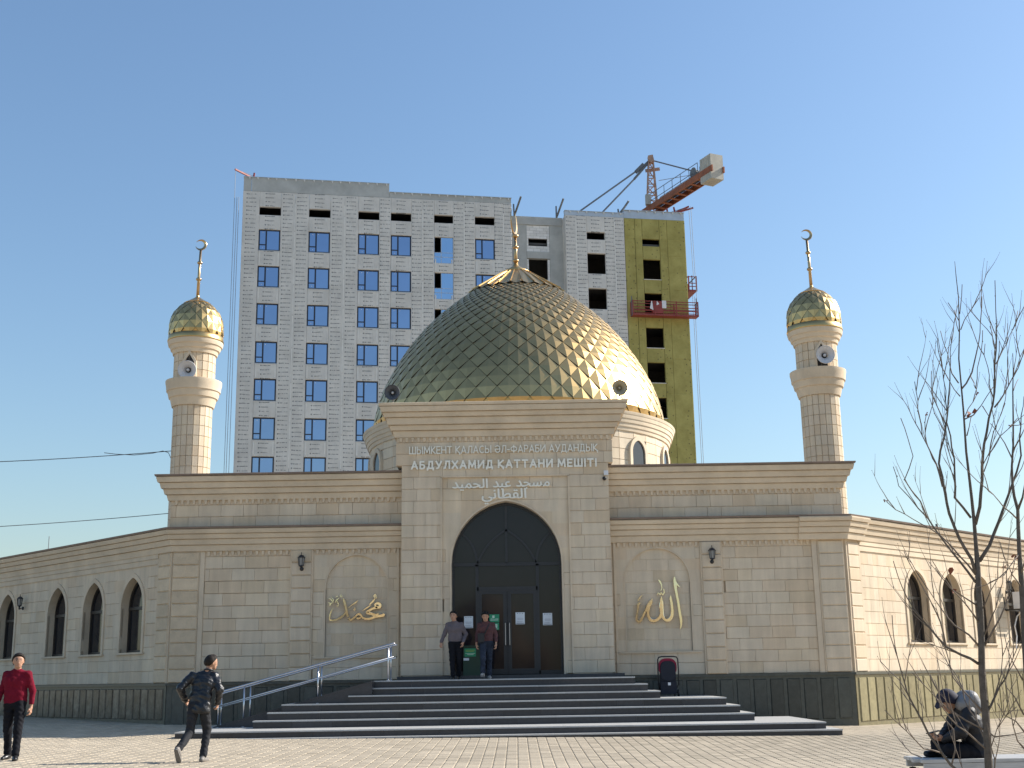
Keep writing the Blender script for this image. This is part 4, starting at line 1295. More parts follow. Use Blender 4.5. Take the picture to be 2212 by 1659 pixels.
def rope(a, b, label):
    m = MB(); m.tube([a, b], .022, 5)
    o = m.build('suspension_rope', ROPE, None); meta(o, label, 'rope', 'thin suspension ropes beside the block')
for u, du, wh in ((-.55, -.05, 'outermost of three'), (-.36, -.1, 'middle one of three'), (-.2, -.02, 'innermost of three')):
    rope(BF.P(u, .7, 43.1 if u < -.5 else 40.8), BF.P(u + du, .7, .3), 'thin steel rope beside the left edge of the grey block, ' + wh)
for u, w, zt, zb, wh in ((39.45, -.4, 42.0, 35.8, 'from the roof beam to the small red platform'), (39.3, .6, 42.0, 33.0, 'from the roof beam to the long red platform'), (39.65, -1.2, 34.3, .3, 'below the small red platform, nearer the wall'), (39.95, -1.6, 34.3, .3, 'below the small red platform, farther from the wall')):
    rope(BF.P(u - .1, w, zt), BF.P(u, w, zb), 'thin steel rope ' + wh)
def outrigger(pts, label, mat, w=.13):
    a = pts[0][0]
    t = thing('outrigger_beam', a, label, 'roof beam', 'outrigger beams on the roof')
    m = MB()
    for a, b in pts: m.beam(a, b, w)
    m.build('beam', mat, t)
    m = MB(); m.tube([pts[0][1], pts[0][0] + Vector((0, 0, .25))], .025, 5); m.build('stay_cable', ROPE, t)
outrigger([(BF.P(1.0, -.6, 42.98), BF.P(-.6, .7, 43.25)), (BF.P(.9, -.5, 42.98), BF.P(.95, -.5, 43.5))], 'red outrigger beam at the left roof corner of the grey block', REDP)
outrigger([(BF.P(23.5, -1.3, 40.97), BF.P(23.85, .3, 42.25)), (BF.P(23.5, -1.2, 40.97), BF.P(23.45, -1.2, 42.1))], 'dark outrigger beam above the concrete bay, next to the taller grey part', GREYST)
outrigger([(BF.P(27.3, -1.3, 40.97), BF.P(27.65, .3, 42.25)), (BF.P(27.3, -1.2, 40.97), BF.P(27.3, -1.2, 42.1))], 'dark outrigger beam above the right end of the concrete bay', GREYST)
outrigger([(BF.P(32.9, -1.0, 41.3), BF.P(33.55, .4, 42.3)), (BF.P(32.95, -.9, 41.3), BF.P(32.9, -.9, 42.0))], 'dark outrigger beam where the grey wrap meets the yellow bay', GREYST)
outrigger([(BF.P(37.6, -.8, 41.6), BF.P(39.3, -.2, 42.3)), (BF.P(37.5, -.8, 41.6), BF.P(37.4, -.8, 42.3))], 'upper red outrigger beam at the yellow roof corner', REDP)
outrigger([(BF.P(38.0, -.2, 41.6), BF.P(39.5, .4, 41.95)), (BF.P(38.0, -.3, 41.6), BF.P(37.9, -.3, 42.2))], 'lower red outrigger beam at the yellow roof corner', REDP)

# ------------------------------------------------------------------ tower crane behind the block
YC = 112.0
base = at(1409, 456, YC)
crane = thing('tower_crane', (base.x, YC, 0), 'rusty tower crane with a concrete counterweight rising behind the yellow end of the block', 'crane')
def P_(x, y, Y=YC): return at(x, y, Y)
def lattice(m, a0, a1, hw0, hw1, n, r):
    """square lattice column from a0 to a1"""
    def cor(t):
        c = a0.lerp(a1, t); h = hw0 + (hw1 - hw0) * t
        return [c + Vector((sx * h, sy * h, 0)) for sx, sy in ((-1, -1), (1, -1), (1, 1), (-1, 1))]
    prev = None
    for i in range(n + 1):
        c = cor(i / n)
        for k in range(4): m.beam(c[k], c[(k + 1) % 4], r)
        if prev:
            for k in range(4):
                m.beam(prev[k], c[k], r * 1.5); m.beam(prev[k], c[(k + 1) % 4], r)
        prev = c
m = MB(); lattice(m, Vector((base.x, YC, 0)), Vector((base.x, YC, base.z - .6)), .75, .75, 22, .12); m.build('mast', RUST, crane)
top = P_(1405.5, 346)
m = MB(); lattice(m, base, top, .5, .22, 6, .075); m.beam(P_(1401, 346), P_(1411, 344), .7); m.beam(P_(1394, 369), P_(1425, 365), .12, .3); m.build('tower_head', simple('faded_peach_paint', (.42, .27, .20), .7, .1, var=.3, scale=2), crane)
# counter jib, level and coming towards the square
e1 = P_(1545, 399, 112)
sc_ = (base.z - 1.4 - CAM_Z) / (e1.z - CAM_Z)
j0 = base + Vector((-.2, 0, -.1)); j1 = Vector((e1.x * sc_, 112 * sc_, CAM_Z + (e1.z - CAM_Z) * sc_)) + Vector((0, 0, .9))
jd = (j1 - j0); jd.z = 0; jd.normalize(); jn = Vector((jd.y, -jd.x, 0))
j1.z = j0.z
JL = (j1 - j0).length
m = MB()
for s_ in (-1, 1):
    m.beam(j0 - jd * .8 + jn * s_ * .62, j1 + jd * .6 + jn * s_ * .62, .12, .55)
for i in range(9):
    a = j0 + jd * (JL * (i + .5) / 9) - Vector((0, 0, .2)); m.beam(a - jn * .62, a + jn * .62, .28, .06)
m.build('counter_jib', RUST, crane)
m = MB(); m.beam(j0 + jd * .3 + Vector((0, 0, .3)), j1 + Vector((0, 0, .3)), 1.1, .04); m.build('walkway', GREYST, crane)
m = MB()
for s_ in (-1, 1):
    for i in range(7):
        a = j0 + jd * (.8 + i * (JL - 2.4) / 6) + jn * s_ * .66 + Vector((0, 0, .3)); m.beam(a, a + Vector((0, 0, 1.0)), .05)
    for h in (.6, 1.3):
        m.beam(j0 + jd * .8 + jn * s_ * .66 + Vector((0, 0, h)), j0 + jd * (JL - 1.6) + jn * s_ * .66 + Vector((0, 0, h)), .045)
m.build('railing', GREYST, crane)
for i in range(5):
    a = j1 + jd * (-1.1 + i * .34)
    m = MB(); m.beam(a - jn * .65 + Vector((0, 0, .25)), a + jn * .65 + Vector((0, 0, .25)), .31, 2.3); m.build('counterweight', CWT, crane)
m = MB(); c = j1 - jd * 2.6 + Vector((0, 0, .75)); q = jn.to_track_quat('Z', 'Y').to_matrix().to_4x4(); q.translation = c
m.lathe([(.5, -.5), (.5, -.45), (.32, -.44), (.32, .44), (.5, .45), (.5, .5)], 18, M=q); m.beam(c + Vector((0, 0, -.4)) - jd * .6, c + Vector((0, 0, -.4)) + jd * .6, 1.0, .2); m.beam(c + jd * .9 + Vector((0, 0, -.1)), c + jd * 1.4 + Vector((0, 0, -.1)), .8, .7)
m.build('winch', GREYST, crane)
m = MB(); a = j0 + jd * .9 + jn * .75 + Vector((0, 0, .3)); m.beam(a, a + Vector((0, 0, 1.0)), .5, .4); m.build('switch_cabinet', CWT, crane)
m = MB()
m.tube([P_(1411, 347), j1 - jd * 1.9 + Vector((0, 0, .5))], .07, 6)
m.beam(P_(1402, 347), P_(1374, 374), .16); m.beam(P_(1400, 352), P_(1370, 387), .2); m.beam(P_(1390, 355), P_(1373, 372), .3, .3)
m.build('stay_bar', GREYST, crane)
m = MB(); m.tube([P_(1374, 370), P_(1250, 458)], .085, 6); m.tube([P_(1370, 387), P_(1298, 462)], .085, 6)
m.tube([P_(1423, 390), P_(1505, 376)], .03, 5); m.build('stay_rope', ROPE, crane)
m = MB(); m.beam(base - jd * .4 - Vector((0, 0, .5)), base - jd * 12 - Vector((0, 0, .5)), .9, .7); m.build('jib', RUST, crane)

# ------------------------------------------------------------------ cables on the left, small masts
CABLE = simple('weathered_grey_cable', (.10, .105, .115), .7)
def cable(pts, r, label):
    m = MB(); m.tube(pts, r, 6)
    o = m.build('overhead_cable', CABLE, None); meta(o, label, 'cable')
e = at(371, 974, 35.4)
far = at(-700, 1003, 30)
def sag(a, b, s, n=14): return [a.lerp(b, i / n) - Vector((0, 0, 4 * s * (i / n) * (1 - i / n))) for i in range(n + 1)]
cable(sag(far, e, .18), .012, 'upper grey cable running from the left to the left minaret')
cable([at(225, 978, 34.9), at(250, 981, 35.0), at(290, 983, 35.1), at(330, 979, 35.3), at(352, 974, 35.4), at(364, 978, 35.4), at(370, 992, 35.4)], .010, 'loose looping cable tied beneath the upper cable near the left minaret')
cable(sag(at(-700, 1158, 30), at(364, 1109, 33.4), .15), .010, 'lower grey cable running from the left to the attic wall')
def mast(a, b, r, label):
    m = MB(); m.tube([a, b], r, 6); o = m.build('roof_mast', GREYST, None); meta(o, label, 'mast')
mast(LWG.P(-8.4, -.4, 5.2), LWG.P(-8.4, -.4, 5.95), .012, 'thin mast standing on the roof of the left wing')
mast(RWG.P(6.35, -.5, 5.2), RWG.P(6.35, -.5, 5.72), .035, 'short dark post standing on the roof of the right wing')
# ------------------------------------------------------------------ lettering on the portal
from mathutils.geometry import tessellate_polygon
def glyph_polys(body, size):
    """closed outlines of a text, sampled from its curves"""
    cu = bpy.data.curves.new('tmp', 'FONT')
    cu.body = body; cu.size = size
    ob = bpy.data.objects.new('tmp', cu); COL.objects.link(ob)
    dg = bpy.context.evaluated_depsgraph_get(); dg.update()
    cv = ob.evaluated_get(dg).to_curve(dg)
    polys = []
    for sp in cv.splines:
        bp = sp.bezier_points; n = len(bp); pts = []
        for i in range(n):
            p0, p3 = bp[i].co, bp[(i + 1) % n].co; p1, p2 = bp[i].handle_right, bp[(i + 1) % n].handle_left
            straight = (p1 - p0).cross(p3 - p0).length < 1e-6 and (p2 - p0).cross(p3 - p0).length < 1e-6
            for q in range(1 if straight else 5):
                t = q / 5; u = 1 - t
                c = p0 * u ** 3 + p1 * 3 * u * u * t + p2 * 3 * u * t * t + p3 * t ** 3
                if not pts or (Vector((c.x, c.y, 0)) - pts[-1]).length > 1e-5: pts.append(Vector((c.x, c.y, 0)))
        if len(pts) > 2: polys.append(pts)
    ob.to_mesh_clear() if False else None
    bpy.data.objects.remove(ob); bpy.data.curves.remove(cu)
    return polys

def area2(p):
    return sum(p[i].x * p[(i + 1) % len(p)].y - p[(i + 1) % len(p)].x * p[i].y for i in range(len(p))) / 2

def inside(pt, poly):
    c = False
    for i in range(len(poly)):
        a, b = poly[i], poly[i - 1]
        if (a.y > pt.y) != (b.y > pt.y) and pt.x < (b.x - a.x) * (pt.y - a.y) / (b.y - a.y) + a.x: c = not c
    return c

def text_mesh(body, size, extrude, offset, name):
    """letters as solid plates: every outer outline with its own holes, each a hair in front of the last"""
    polys = glyph_polys(body, size)
    m = MB()
    if polys:
        sgn = 1 if area2(max(polys, key=lambda p: abs(area2(p)))) > 0 else -1
        outer = [p for p in polys if area2(p) * sgn > 0]; holes = [p for p in polys if area2(p) * sgn <= 0]
        hs = {i: [] for i in range(len(outer))}
        for h in holes:
            cand = [i for i, o in enumerate(outer) if inside(h[0], o)]
            if cand: hs[min(cand, key=lambda i: abs(area2(outer[i])))].append(h)
        shifts = ((0, 0),) if not offset else ((0, 0), (-offset, 0), (offset, 0), (0, offset * .6), (0, -offset * .6))
        for i, o in enumerate(outer):
            for j, (dx, dy) in enumerate(shifts):
                loops = [o] + hs[i]
                flat = [v for l in loops for v in l]
                tris = tessellate_polygon(loops)
                z = extrude + .0006 * (i + j)
                d = Vector((dx, dy, 0)); n = len(flat)
                vs = [v + d + Vector((0, 0, z)) for v in flat] + [v + d + Vector((0, 0, -extrude)) for v in flat]
                fs = [tuple(t) for t in tris]; b = 0
                for l in loops:
                    k = len(l)
                    fs += [(b + q, b + (q + 1) % k, n + b + (q + 1) % k, n + b + q) for q in range(k)]; b += k
                m.add(vs, fs)
    return m.mesh(name, LETTER)

def mesh_range(me):
    xs = [v.co.x for v in me.vertices]
    return (min(xs), max(xs)) if xs else (0, 0)

def arc(cx, cy, rx, ry, a0, a1, n=10):
    return [(cx + rx * cos(radians(a0 + (a1 - a0) * i / n)), cy + ry * sin(radians(a0 + (a1 - a0) * i / n))) for i in range(n + 1)]
GLYPH = {          # width, centre lines of the strokes in a unit-high box
    'Ш': (.92, [[(0, 1), (0, 0), (.92, 0), (.92, 1)], [(.46, 1), (.46, 0)]]),
    'Ы': (.84, [[(0, 1), (0, 0)], [(0, 0), (.3, 0)] + arc(.3, .29, .24, .29, -90, 90) + [(0, .58)], [(.84, 1), (.84, 0)]]),
    'М': (.84, [[(0, 0), (.06, 1), (.42, .18), (.78, 1), (.84, 0)]]),
    'К': (.58, [[(0, 1), (0, 0)], [(.56, 1), (.06, .5), (.58, 0)]]),
    'Қ': (.60, [[(0, 1), (0, 0)], [(.56, 1), (.06, .5), (.54, .02), (.63, .0), (.60, -.2)]]),
    'Е': (.50, [[(.5, 1), (0, 1), (0, 0), (.5, 0)], [(0, .52), (.44, .52)]]),
    'Н': (.64, [[(0, 1), (0, 0)], [(.64, 1), (.64, 0)], [(0, .5), (.64, .5)]]),
    'Т': (.62, [[(0, 1), (.62, 1)], [(.31, 1), (.31, 0)]]),
    'А': (.70, [[(0, 0), (.35, 1), (.70, 0)], [(.12, .3), (.58, .3)]]),
    'Л': (.66, [[(0, 0), (.1, .05), (.2, .5), (.24, 1), (.66, 1), (.66, 0)]]),
    'С': (.62, [arc(.36, .5, .36, .5, 50, 310, 16)]),
    'Ә': (.72, [[(0, .86)] + arc(.36, .5, .36, .5, 130, -180, 18)[1:] + [(.0, .5), (.72, .5)]]),
    '-': (.30, [[(0, .4), (.30, .4)]]),
    'Ф': (.86, [arc(.43, .5, .43, .32, 0, 360, 20), [(.43, 1.03), (.43, -.03)]]),
    'Р': (.52, [[(0, 0), (0, 1), (.26, 1)] + arc(.26, .73, .26, .27, 90, -90, 9) + [(0, .46)]]),
    'Б': (.54, [[(.5, 1), (0, 1), (0, 0), (.27, 0)] + arc(.27, .29, .27, .29, -90, 90, 9) + [(0, .58)]]),
    'И': (.66, [[(0, 1), (0, 0), (.66, 1), (.66, 0)]]),
    'У': (.64, [[(0, 1), (.34, .34)], [(.64, 1), (.26, .1), (.1, 0)]]),
    'Д': (.74, [[(0, -.17), (0, .02), (.74, .02), (.74, -.17)], [(.12, .02), (.2, .5), (.23, 1), (.62, 1), (.62, .02)]]),
    'Х': (.64, [[(0, 1), (.64, 0)], [(.64, 1), (0, 0)]]),
    'І': (.0, [[(0, 1), (0, 0)]]),
}
def sign_line(body, x0, x1, zb, H, t, gap, name, label):
    """t: stroke thickness, gap: space between letters, both in letter heights"""
    root = bpy.data.objects.new(name, None); COL.objects.link(root); root.location = (x0, 32.38, zb)
    adopt(root, mosque, Matrix.Translation((x0, 32.38, zb))); meta(root, label=label)
    total = 0
    for c in body: total += (.42 if c == ' ' else GLYPH[c][0] + t + gap)
    sx = (x1 - x0) / (total - gap); x = x0
    for c in body:
        if c == ' ': x += .42 * sx; continue
        w, strokes = GLYPH[c]
        m = MB(); k = 0
        for st in strokes:
            P = [(x + (px + t / 2) * sx, zb + (t / 2 + py * (1 - t)) * H) for px, py in st]
            for i in range(len(P) - 1):
                (ax, az), (bx_, bz_) = P[i], P[i + 1]
                dx, dz = bx_ - ax, bz_ - az; L = sqrt(dx * dx + dz * dz)
                if L < 1e-6: continue
                dx /= L; dz /= L; h = t * H / 2
                e = h * (.98 if len(P) < 8 else .35)
                ax -= dx * e; az -= dz * e; bx_ += dx * e; bz_ += dz * e
                if len(P) == 2 and abs(dz) < .95 and abs(dx) < .95: pass
                y = 32.35 - .0004 * (k % 7); k += 1
                m.prism([(ax - dz * h, y, az + dx * h), (bx_ - dz * h, y, bz_ + dx * h), (bx_ + dz * h, y, bz_ - dx * h), (ax + dz * h, y, az - dx * h)], (0, .04, 0))
        o = m.build('letter', LETTER, root); fix_normals(o.data)
        x += (w + t + gap) * sx
    return root
sign_line('ШЫМКЕНТ ҚАЛАСЫ ӘЛ-ФАРАБИ АУДАНДЫҚ', -2.75, 2.24, 7.165, .205, .125, .13, 'sign_line', 'upper line of cream raised lettering across the portal')
sign_line('АБДУЛХАМИД ҚАТТАНИ МЕШІТІ', -2.70, 2.20, 6.755, .228, .20, .20, 'sign_line', 'lower bolder line of cream raised lettering across the portal')

AR = {'msjd': 'ﻣﺴﺠﺪ', 'ebd': 'ﻋﺒﺪ', 'alhmyd': 'ﺍﻟﺤﻤﻴﺪ', 'alqtany': 'ﺍﻟﻘﻄﺎﻧﻲ'}
ar_root = bpy.data.objects.new('sign_line', None); COL.objects.link(ar_root); ar_root.location = (-.3, 32.44, 6.1)
adopt(ar_root, mosque, Matrix.Translation((-.3, 32.44, 6.1))); meta(ar_root, label='two lines of cream Arabic lettering above the arched entrance')
def arabic(word, x0, x1, zb, size):
    me = text_mesh(AR[word][::-1], size, .018, .0085, 'word'); a, b = mesh_range(me)
    k = (x1 - x0) / (b - a)
    place('word', me, ar_root, Matrix.Translation((x0, 32.43, zb)) @ Matrix.Rotation(pi / 2, 4, 'X') @ Matrix.Diagonal((k, 1, 1, 1)) @ Matrix.Translation((-a, 0, 0)))
arabic('msjd', .06, .95, 6.27, .34)
arabic('ebd', -.55, -.07, 6.26, .34)
arabic('alhmyd', -1.62, -.68, 6.25, .34)
arabic('alqtany', -.85, .33, 5.965, .36)

# ---- gold calligraphy in the two niches, drawn as strokes with a swelling width
def stroke_plate(m, pts, y0, th):
    """pts: list of (x, z, width)"""
    n = len(pts)
    if n == 1:
        x, z, w = pts[0]
        m.prism([(x + w / 2 * cos(2 * pi * k / 10), y0, z + w / 2 * sin(2 * pi * k / 10)) for k in range(10)], (0, th, 0)); return
    # resample with Catmull-Rom
    P = []
    for i in range(n - 1):
        p0 = pts[max(0, i - 1)]; p1 = pts[i]; p2 = pts[i + 1]; p3 = pts[min(n - 1, i + 2)]
        for q in range(5):
            t = q / 5
            P.append([.5 * (2 * p1[c] + (p2[c] - p0[c]) * t + (2 * p0[c] - 5 * p1[c] + 4 * p2[c] - p3[c]) * t * t + (3 * p1[c] - p0[c] - 3 * p2[c] + p3[c]) * t ** 3) for c in range(3)])
    P.append(list(pts[-1]))
    Lf = []; Rt = []
    for i, (x, z, w) in enumerate(P):
        a = P[max(0, i - 1)]; b = P[min(len(P) - 1, i + 1)]
        dx, dz = b[0] - a[0], b[1] - a[1]; L = sqrt(dx * dx + dz * dz) or 1
        w = max(w, .008)
        Lf.append((x - dz / L * w / 2, z + dx / L * w / 2)); Rt.append((x + dz / L * w / 2, z - dx / L * w / 2))
    b0 = len(m.v); k = len(P)
    cb = .006
    for i in range(k):
        lx, lz = Lf[i]; rx, rz = Rt[i]
        mx, mz = (lx + rx) / 2, (lz + rz) / 2
        f = .82
        m.v += [(lx, y0 + th, lz), (lx, y0 + cb, lz), (mx + (lx - mx) * f, y0, mz + (lz - mz) * f), (mx + (rx - mx) * f, y0, mz + (rz - mz) * f), (rx, y0 + cb, rz), (rx, y0 + th, rz)]
    for i in range(k - 1):
        for j in range(5):
            m.f.append([b0 + i * 6 + j, b0 + i * 6 + j + 1, b0 + (i + 1) * 6 + j + 1, b0 + (i + 1) * 6 + j]); m.mi.append(0); m.rn.append(0)
    for e in (0, k - 1):
        m.f.append([b0 + e * 6 + j for j in range(6)]); m.mi.append(0); m.rn.append(0)

def calligraphy(strokes, ox, oy, sc_, label):
    root = bpy.data.objects.new('calligraphy', None); COL.objects.link(root)
    c = at(ox, oy, 32.96); root.location = c
    adopt(root, mosque, Matrix.Translation(c)); meta(root, label=label)
    for i, st in enumerate(strokes):
        pts = []
        for (x, y, w) in st:
            p = at(ox + x * sc_, oy + y * sc_, 32.96)
            pts.append((p.x, p.z, w * sc_ / 80.0))
        m = MB(); stroke_plate(m, pts, 32.955 - .0006 * i, .035)
        m.build('stroke', GOLDLET, root)
ALLAH = [
    [(1120, 400, 10), (1120, 450, 45), (1130, 540, 55), (1155, 700, 50), (1185, 850, 48), (1215, 1050, 50), (1240, 1200, 50), (1240, 1290, 30), (1228, 1365, 12)],
    [(1145, 490, 20), (1165, 540, 30), (1215, 590, 18)],
    [(1050, 745, 10), (1050, 800, 42), (1068, 900, 50), (1080, 1030, 50), (1065, 1130, 60), (1010, 1195, 62), (945, 1190, 50), (900, 1120, 60), (882, 1000, 66), (878, 900, 64), (880, 820, 45), (880, 765, 10)],
    [(880, 1080, 50), (840, 1160, 50), (760, 1210, 60), (690, 1200, 60), (645, 1130, 50), (640, 1040, 44), (660, 950, 44), (690, 880, 50), (705, 830, 28), (712, 805, 10)],
    [(690, 850, 50), (640, 920, 42), (590, 1030, 40), (540, 1130, 42), (500, 1210, 50), (455, 1225, 46), (425, 1180, 40), (432, 1100, 34), (448, 1000, 30), (462, 920, 34), (495, 885, 14)],
    [(435, 925, 20), (460, 895, 34), (500, 880, 12)],
    [(450, 850, 28), (485, 790, 30), (535, 738, 8)],
    [(825, 455, 10), (850, 490, 38), (880, 550, 26), (885, 620, 18), (865, 660, 14)],
    [(920, 625, 16), (930, 690, 26), (900, 735, 22), (875, 690, 18), (860, 735, 18), (825, 700, 18), (800, 745, 10)],
]
MUHAMMAD = [
    [(1905, 960, 60), (1860, 1010, 95), (1760, 1030, 80), (1620, 1060, 75), (1480, 1110, 80), (1360, 1110, 70), (1270, 1080, 55), (1230, 1030, 60), (1180, 975, 70), (1110, 985, 60), (1040, 1050, 60), (970, 1110, 60), (900, 1140, 70), (850, 1090, 70)],
    [(1080, 1085, 50), (1140, 1100, 60), (1210, 1070, 50)],
    [(1740, 960, 30), (1640, 1000, 80), (1520, 960, 90), (1400, 930, 100), (1440, 880, 80), (1560, 810, 75), (1680, 780, 80), (1770, 760, 85), (1780, 690, 85), (1710, 650, 75), (1640, 680, 60), (1650, 750, 60), (1700, 790, 50)],
    [(690, 505, 30), (715, 590, 75), (760, 760, 75), (795, 930, 70), (830, 1050, 60)],
    [(770, 920, 50), (740, 960, 60), (680, 1020, 60), (600, 1080, 75), (500, 1130, 50), (400, 1150, 50), (300, 1145, 50), (290, 1050, 48), (320, 920, 44), (375, 810, 14)],
    [(1130, 565, 14), (1050, 635, 55), (950, 700, 34), (840, 790, 12)],
    [(1510, 705, 14), (1400, 780, 45), (1250, 880, 10)],
    [(1640, 500, 14), (1580, 580, 48), (1490, 670, 44), (1470, 700, 16)],
    [(1690, 490, 20), (1640, 480, 30), (1600, 440, 34), (1630, 395, 34), (1665, 430, 30), (1640, 485, 26)],
    [(620, 375, 16), (625, 410, 22), (600, 445, 22), (635, 465, 24), (660, 435, 22), (625, 412, 16)],
    [(1060, 790, 10), (1030, 850, 34), (985, 830, 22)], [(1025, 770, 10), (1030, 850, 24)],
    [(570, 490, 14), (520, 535, 40), (490, 560, 40), (515, 610, 40), (545, 680, 40), (520, 735, 40), (490, 720, 20)],
    [(270, 510, 16), (330, 540, 34), (370, 590, 34), (410, 570, 26), (385, 520, 20), (330, 475, 18)],
    [(250, 630, 16), (310, 650, 36), (400, 630, 20)], [(330, 650, 24), (300, 700, 36), (285, 720, 14)],
    [(550, 430, 10), (500, 450, 30), (460, 480, 12)], [(460, 560, 10), (470, 600, 26), (450, 640, 12)],
]
calligraphy(ALLAH, 1324.9, 1198.2, .118, 'polished gold Arabic word in the right hand niche')
calligraphy(MUHAMMAD, 691.2, 1255.8, .0729, 'polished gold Arabic word in the left hand niche')

# ------------------------------------------------------------------ steps, ramp, handrails
stairs = thing('entrance_stairs', (-.3, 30, .2), 'broad flight of black granite steps with pale grey treads before the portal', 'stairs')
SZ = [1.355, 1.19, 1.025, .855, .685, .515, .345, .20]
SY = [30.65, 30.35, 30.05, 29.75, 29.45, 29.12, 27.72, 27.42]
SL = [-3.44, -3.70, -3.97, -5.48, -5.75, -6.01, -7.40, -7.62]
SR = [2.84, 3.11, 3.37, 4.86, 5.12, 5.38, 6.65, 6.92]
SB = [32.95, 32.95, 32.95, 32.95, 32.95, 32.95, 31.6, 31.3]
rr = random.Random(21)
for k in range(8):
    zt = SZ[k]; zb = SZ[k + 1] if k < 7 else -.35
    lo_ = -.3 if k >= 3 else zb - .01
    m = MB(); m.box(SL[k] + .03, SR[k] - .03, SY[k] + .03, SB[k], lo_, zt - .031)
    st = m.build('step', RISER, stairs)
    # facing slabs
    x = SL[k] + .01
    while x < SR[k] - .02:
        x2 = min(SR[k] - .01, x + rr.choice((.6, .9, .9, 1.2)))
        s = MB(); s.box(x + .0015, x2 - .0015, SY[k] + .004, SY[k] + .029, max(zb, -.3) + .001, zt - .032); s.build('riser_slab', RISER, st)
        x = x2
    s = MB(); s.box(SR[k] - .029, SR[k] - .004, SY[k] + .03, SB[k], max(zb, -.3) + .001, zt - .032); s.build('riser_slab', RISER, st)
    # tread slabs with a small nosing
    depth_end = (SY[k - 1] + .05) if k not in (0, 3) else 32.9
    if k == 6: depth_end = 29.2
    x = SL[k]
    while x < SR[k] - .02:
        x2 = min(SR[k], x + rr.choice((1.2, 1.5, 1.5)))
        s = MB(); s.box(x + .001, x2 - .001, SY[k] - .015, depth_end, zt - .03, zt); s.build('tread', TREAD, st)
        x = x2
    if k in (1, 2, 4, 5, 6, 7):            # the treads turn the corner on the right
        s = MB(); s.box(SR[k - 1] - .01, SR[k] + .012, depth_end + .002, SB[k] - .01, zt - .03, zt); s.build('tread', TREAD, st)
    if k in (1, 2, 6, 7):
        s = MB(); s.box(SL[k], SL[k - 1] + .01, depth_end + .002, SB[k] - .01 if k > 5 else SY[k - 1] + .06, zt - .03, zt); s.build('tread', TREAD, st)

ramp = thing('wheelchair_ramp', (-5.2, 30.8, .3), 'dark granite ramp rising beside the steps between two steel handrails', 'ramp')
m = MB()
RX0, RX1, RZ0, RZ1 = -7.15, -3.43, .35, 1.352
m.prism([(RX0, 30.16, .1), (RX1, 30.16, .1), (RX1, 30.16, RZ1 - .03), (RX0, 30.16, RZ0 - .02)], (0, 1.2, 0))
m.build('ramp_body', RISER, ramp)
m = MB(); m.prism([(RX0, 30.15, RZ0 - .018), (RX1, 30.15, RZ1 - .029), (RX1, 30.15, RZ1 + .001), (RX0, 30.15, RZ0 + .012)], (0, 1.22, 0)); m.build('ramp_surface', RISER, ramp)

def handrail(Y, xs, label, dx=0.0):
    t = thing('handrail', ((xs[0] + xs[-1]) / 2, Y, .6), label, 'handrail', 'steel handrails of the ramp')
    def zr(x): return 1.14 + (x + 7.05) * (2.2 - 1.14) / (7.05 - 2.98)
    def zbase(x):
        return .345 if x < -6.4 else (.855 if Y < 30.3 and x < -4 else RZ0 + (x - RX0) * (RZ1 - RZ0) / (RX1 - RX0)) if x < -3.43 else 1.355
    for x in xs:
        p = MB(); p.tube([(x, Y, zbase(x)), (x, Y, zr(x) - .01)], .021, 10); p.lathe([(.05, 0), (.05, .012), (.022, .02)], 12, (x, Y, zbase(x))); p.build('post', STEEL, t, True)
    a, b = xs[0], xs[-1] + .12
    r = MB(); r.tube([(a, Y, zr(a) - .06), (a + .01, Y, zr(a) - .01), (a + .05, Y, zr(a + .05) + .005), (b, Y, zr(b)), (b + .03, Y, zr(b) - .01)], .025, 10); r.build('top_rail', STEEL, t, True)
    r = MB(); r.tube([(a - .1, Y, zr(a - .1) - .31), (b, Y, zr(b) - .31)], .02, 10); r.build('lower_rail', STEEL, t, True)
handrail(30.2, [-7.05, -6.45, -4.71, -3.05], 'front steel handrail of the ramp, nearest the steps')
handrail(31.15, [-7.2, -6.5, -4.77, -3.08], 'rear steel handrail of the ramp, nearest the mosque wall')

# ------------------------------------------------------------------ wall lanterns
def lantern(fr, u, z, label):
    """wall lantern: z is the top of the finial"""
    p0 = fr.P(u, .09, z)
    t = thing('wall_lantern', p0, label, 'lantern', 'black wall lanterns on the mosque')
    c = fr.P(u, .19, z)
    M_ = Matrix.Translation(c)
    m = MB(); m.lathe([(.005, 0), (.012, -.03), (.006, -.06), (.03, -.075), (.055, -.085), (.10, -.135), (.105, -.145), (.09, -.15)], 6, M=M_); m.build('cap', DARKMETAL, t)
    m = MB(); m.lathe([(.082, -.15), (.058, -.35)], 6, M=M_); m.build('glass', simple('lantern_glass', (.25, .25, .24), .15) if 'lantern_glass' not in MAT else MAT['lantern_glass'], t)
    m = MB()
    for k in range(6):
        a = pi / 3 * k
        m.tube([c + Vector((.088 * cos(a), .088 * sin(a), -.15)), c + Vector((.063 * cos(a), .063 * sin(a), -.35))], .007, 5)
    m.lathe([(.066, -.345), (.07, -.36), (.03, -.385), (.02, -.40), (.035, -.42), (.03, -.46), (.005, -.48)], 8, M=M_)
    m.build('cage', DARKMETAL, t)
    m = MB()
    w = fr.P(u, .09, z - .43)
    q = fr.n.to_track_quat('Z', 'Y').to_matrix().to_4x4(); q.translation = w
    m.lathe([(.05, -.03), (.055, .0), (.035, .02), (.01, .03)], 12, M=q)
    m.tube([w, fr.P(u, .16, z - .45), fr.P(u, .2, z - .42)], .013, 6)
    m.build('bracket', DARKMETAL, t)
    return t
lantern(FAC, -5.62, 4.68, 'black wall lantern on the pilaster left of the portal')
lantern(FAC, 5.19, 4.69, 'black wall lantern on the pilaster right of the portal')
lantern(LWG, -8.86, 4.15, 'black wall lantern between arched windows of the shaded left wing')
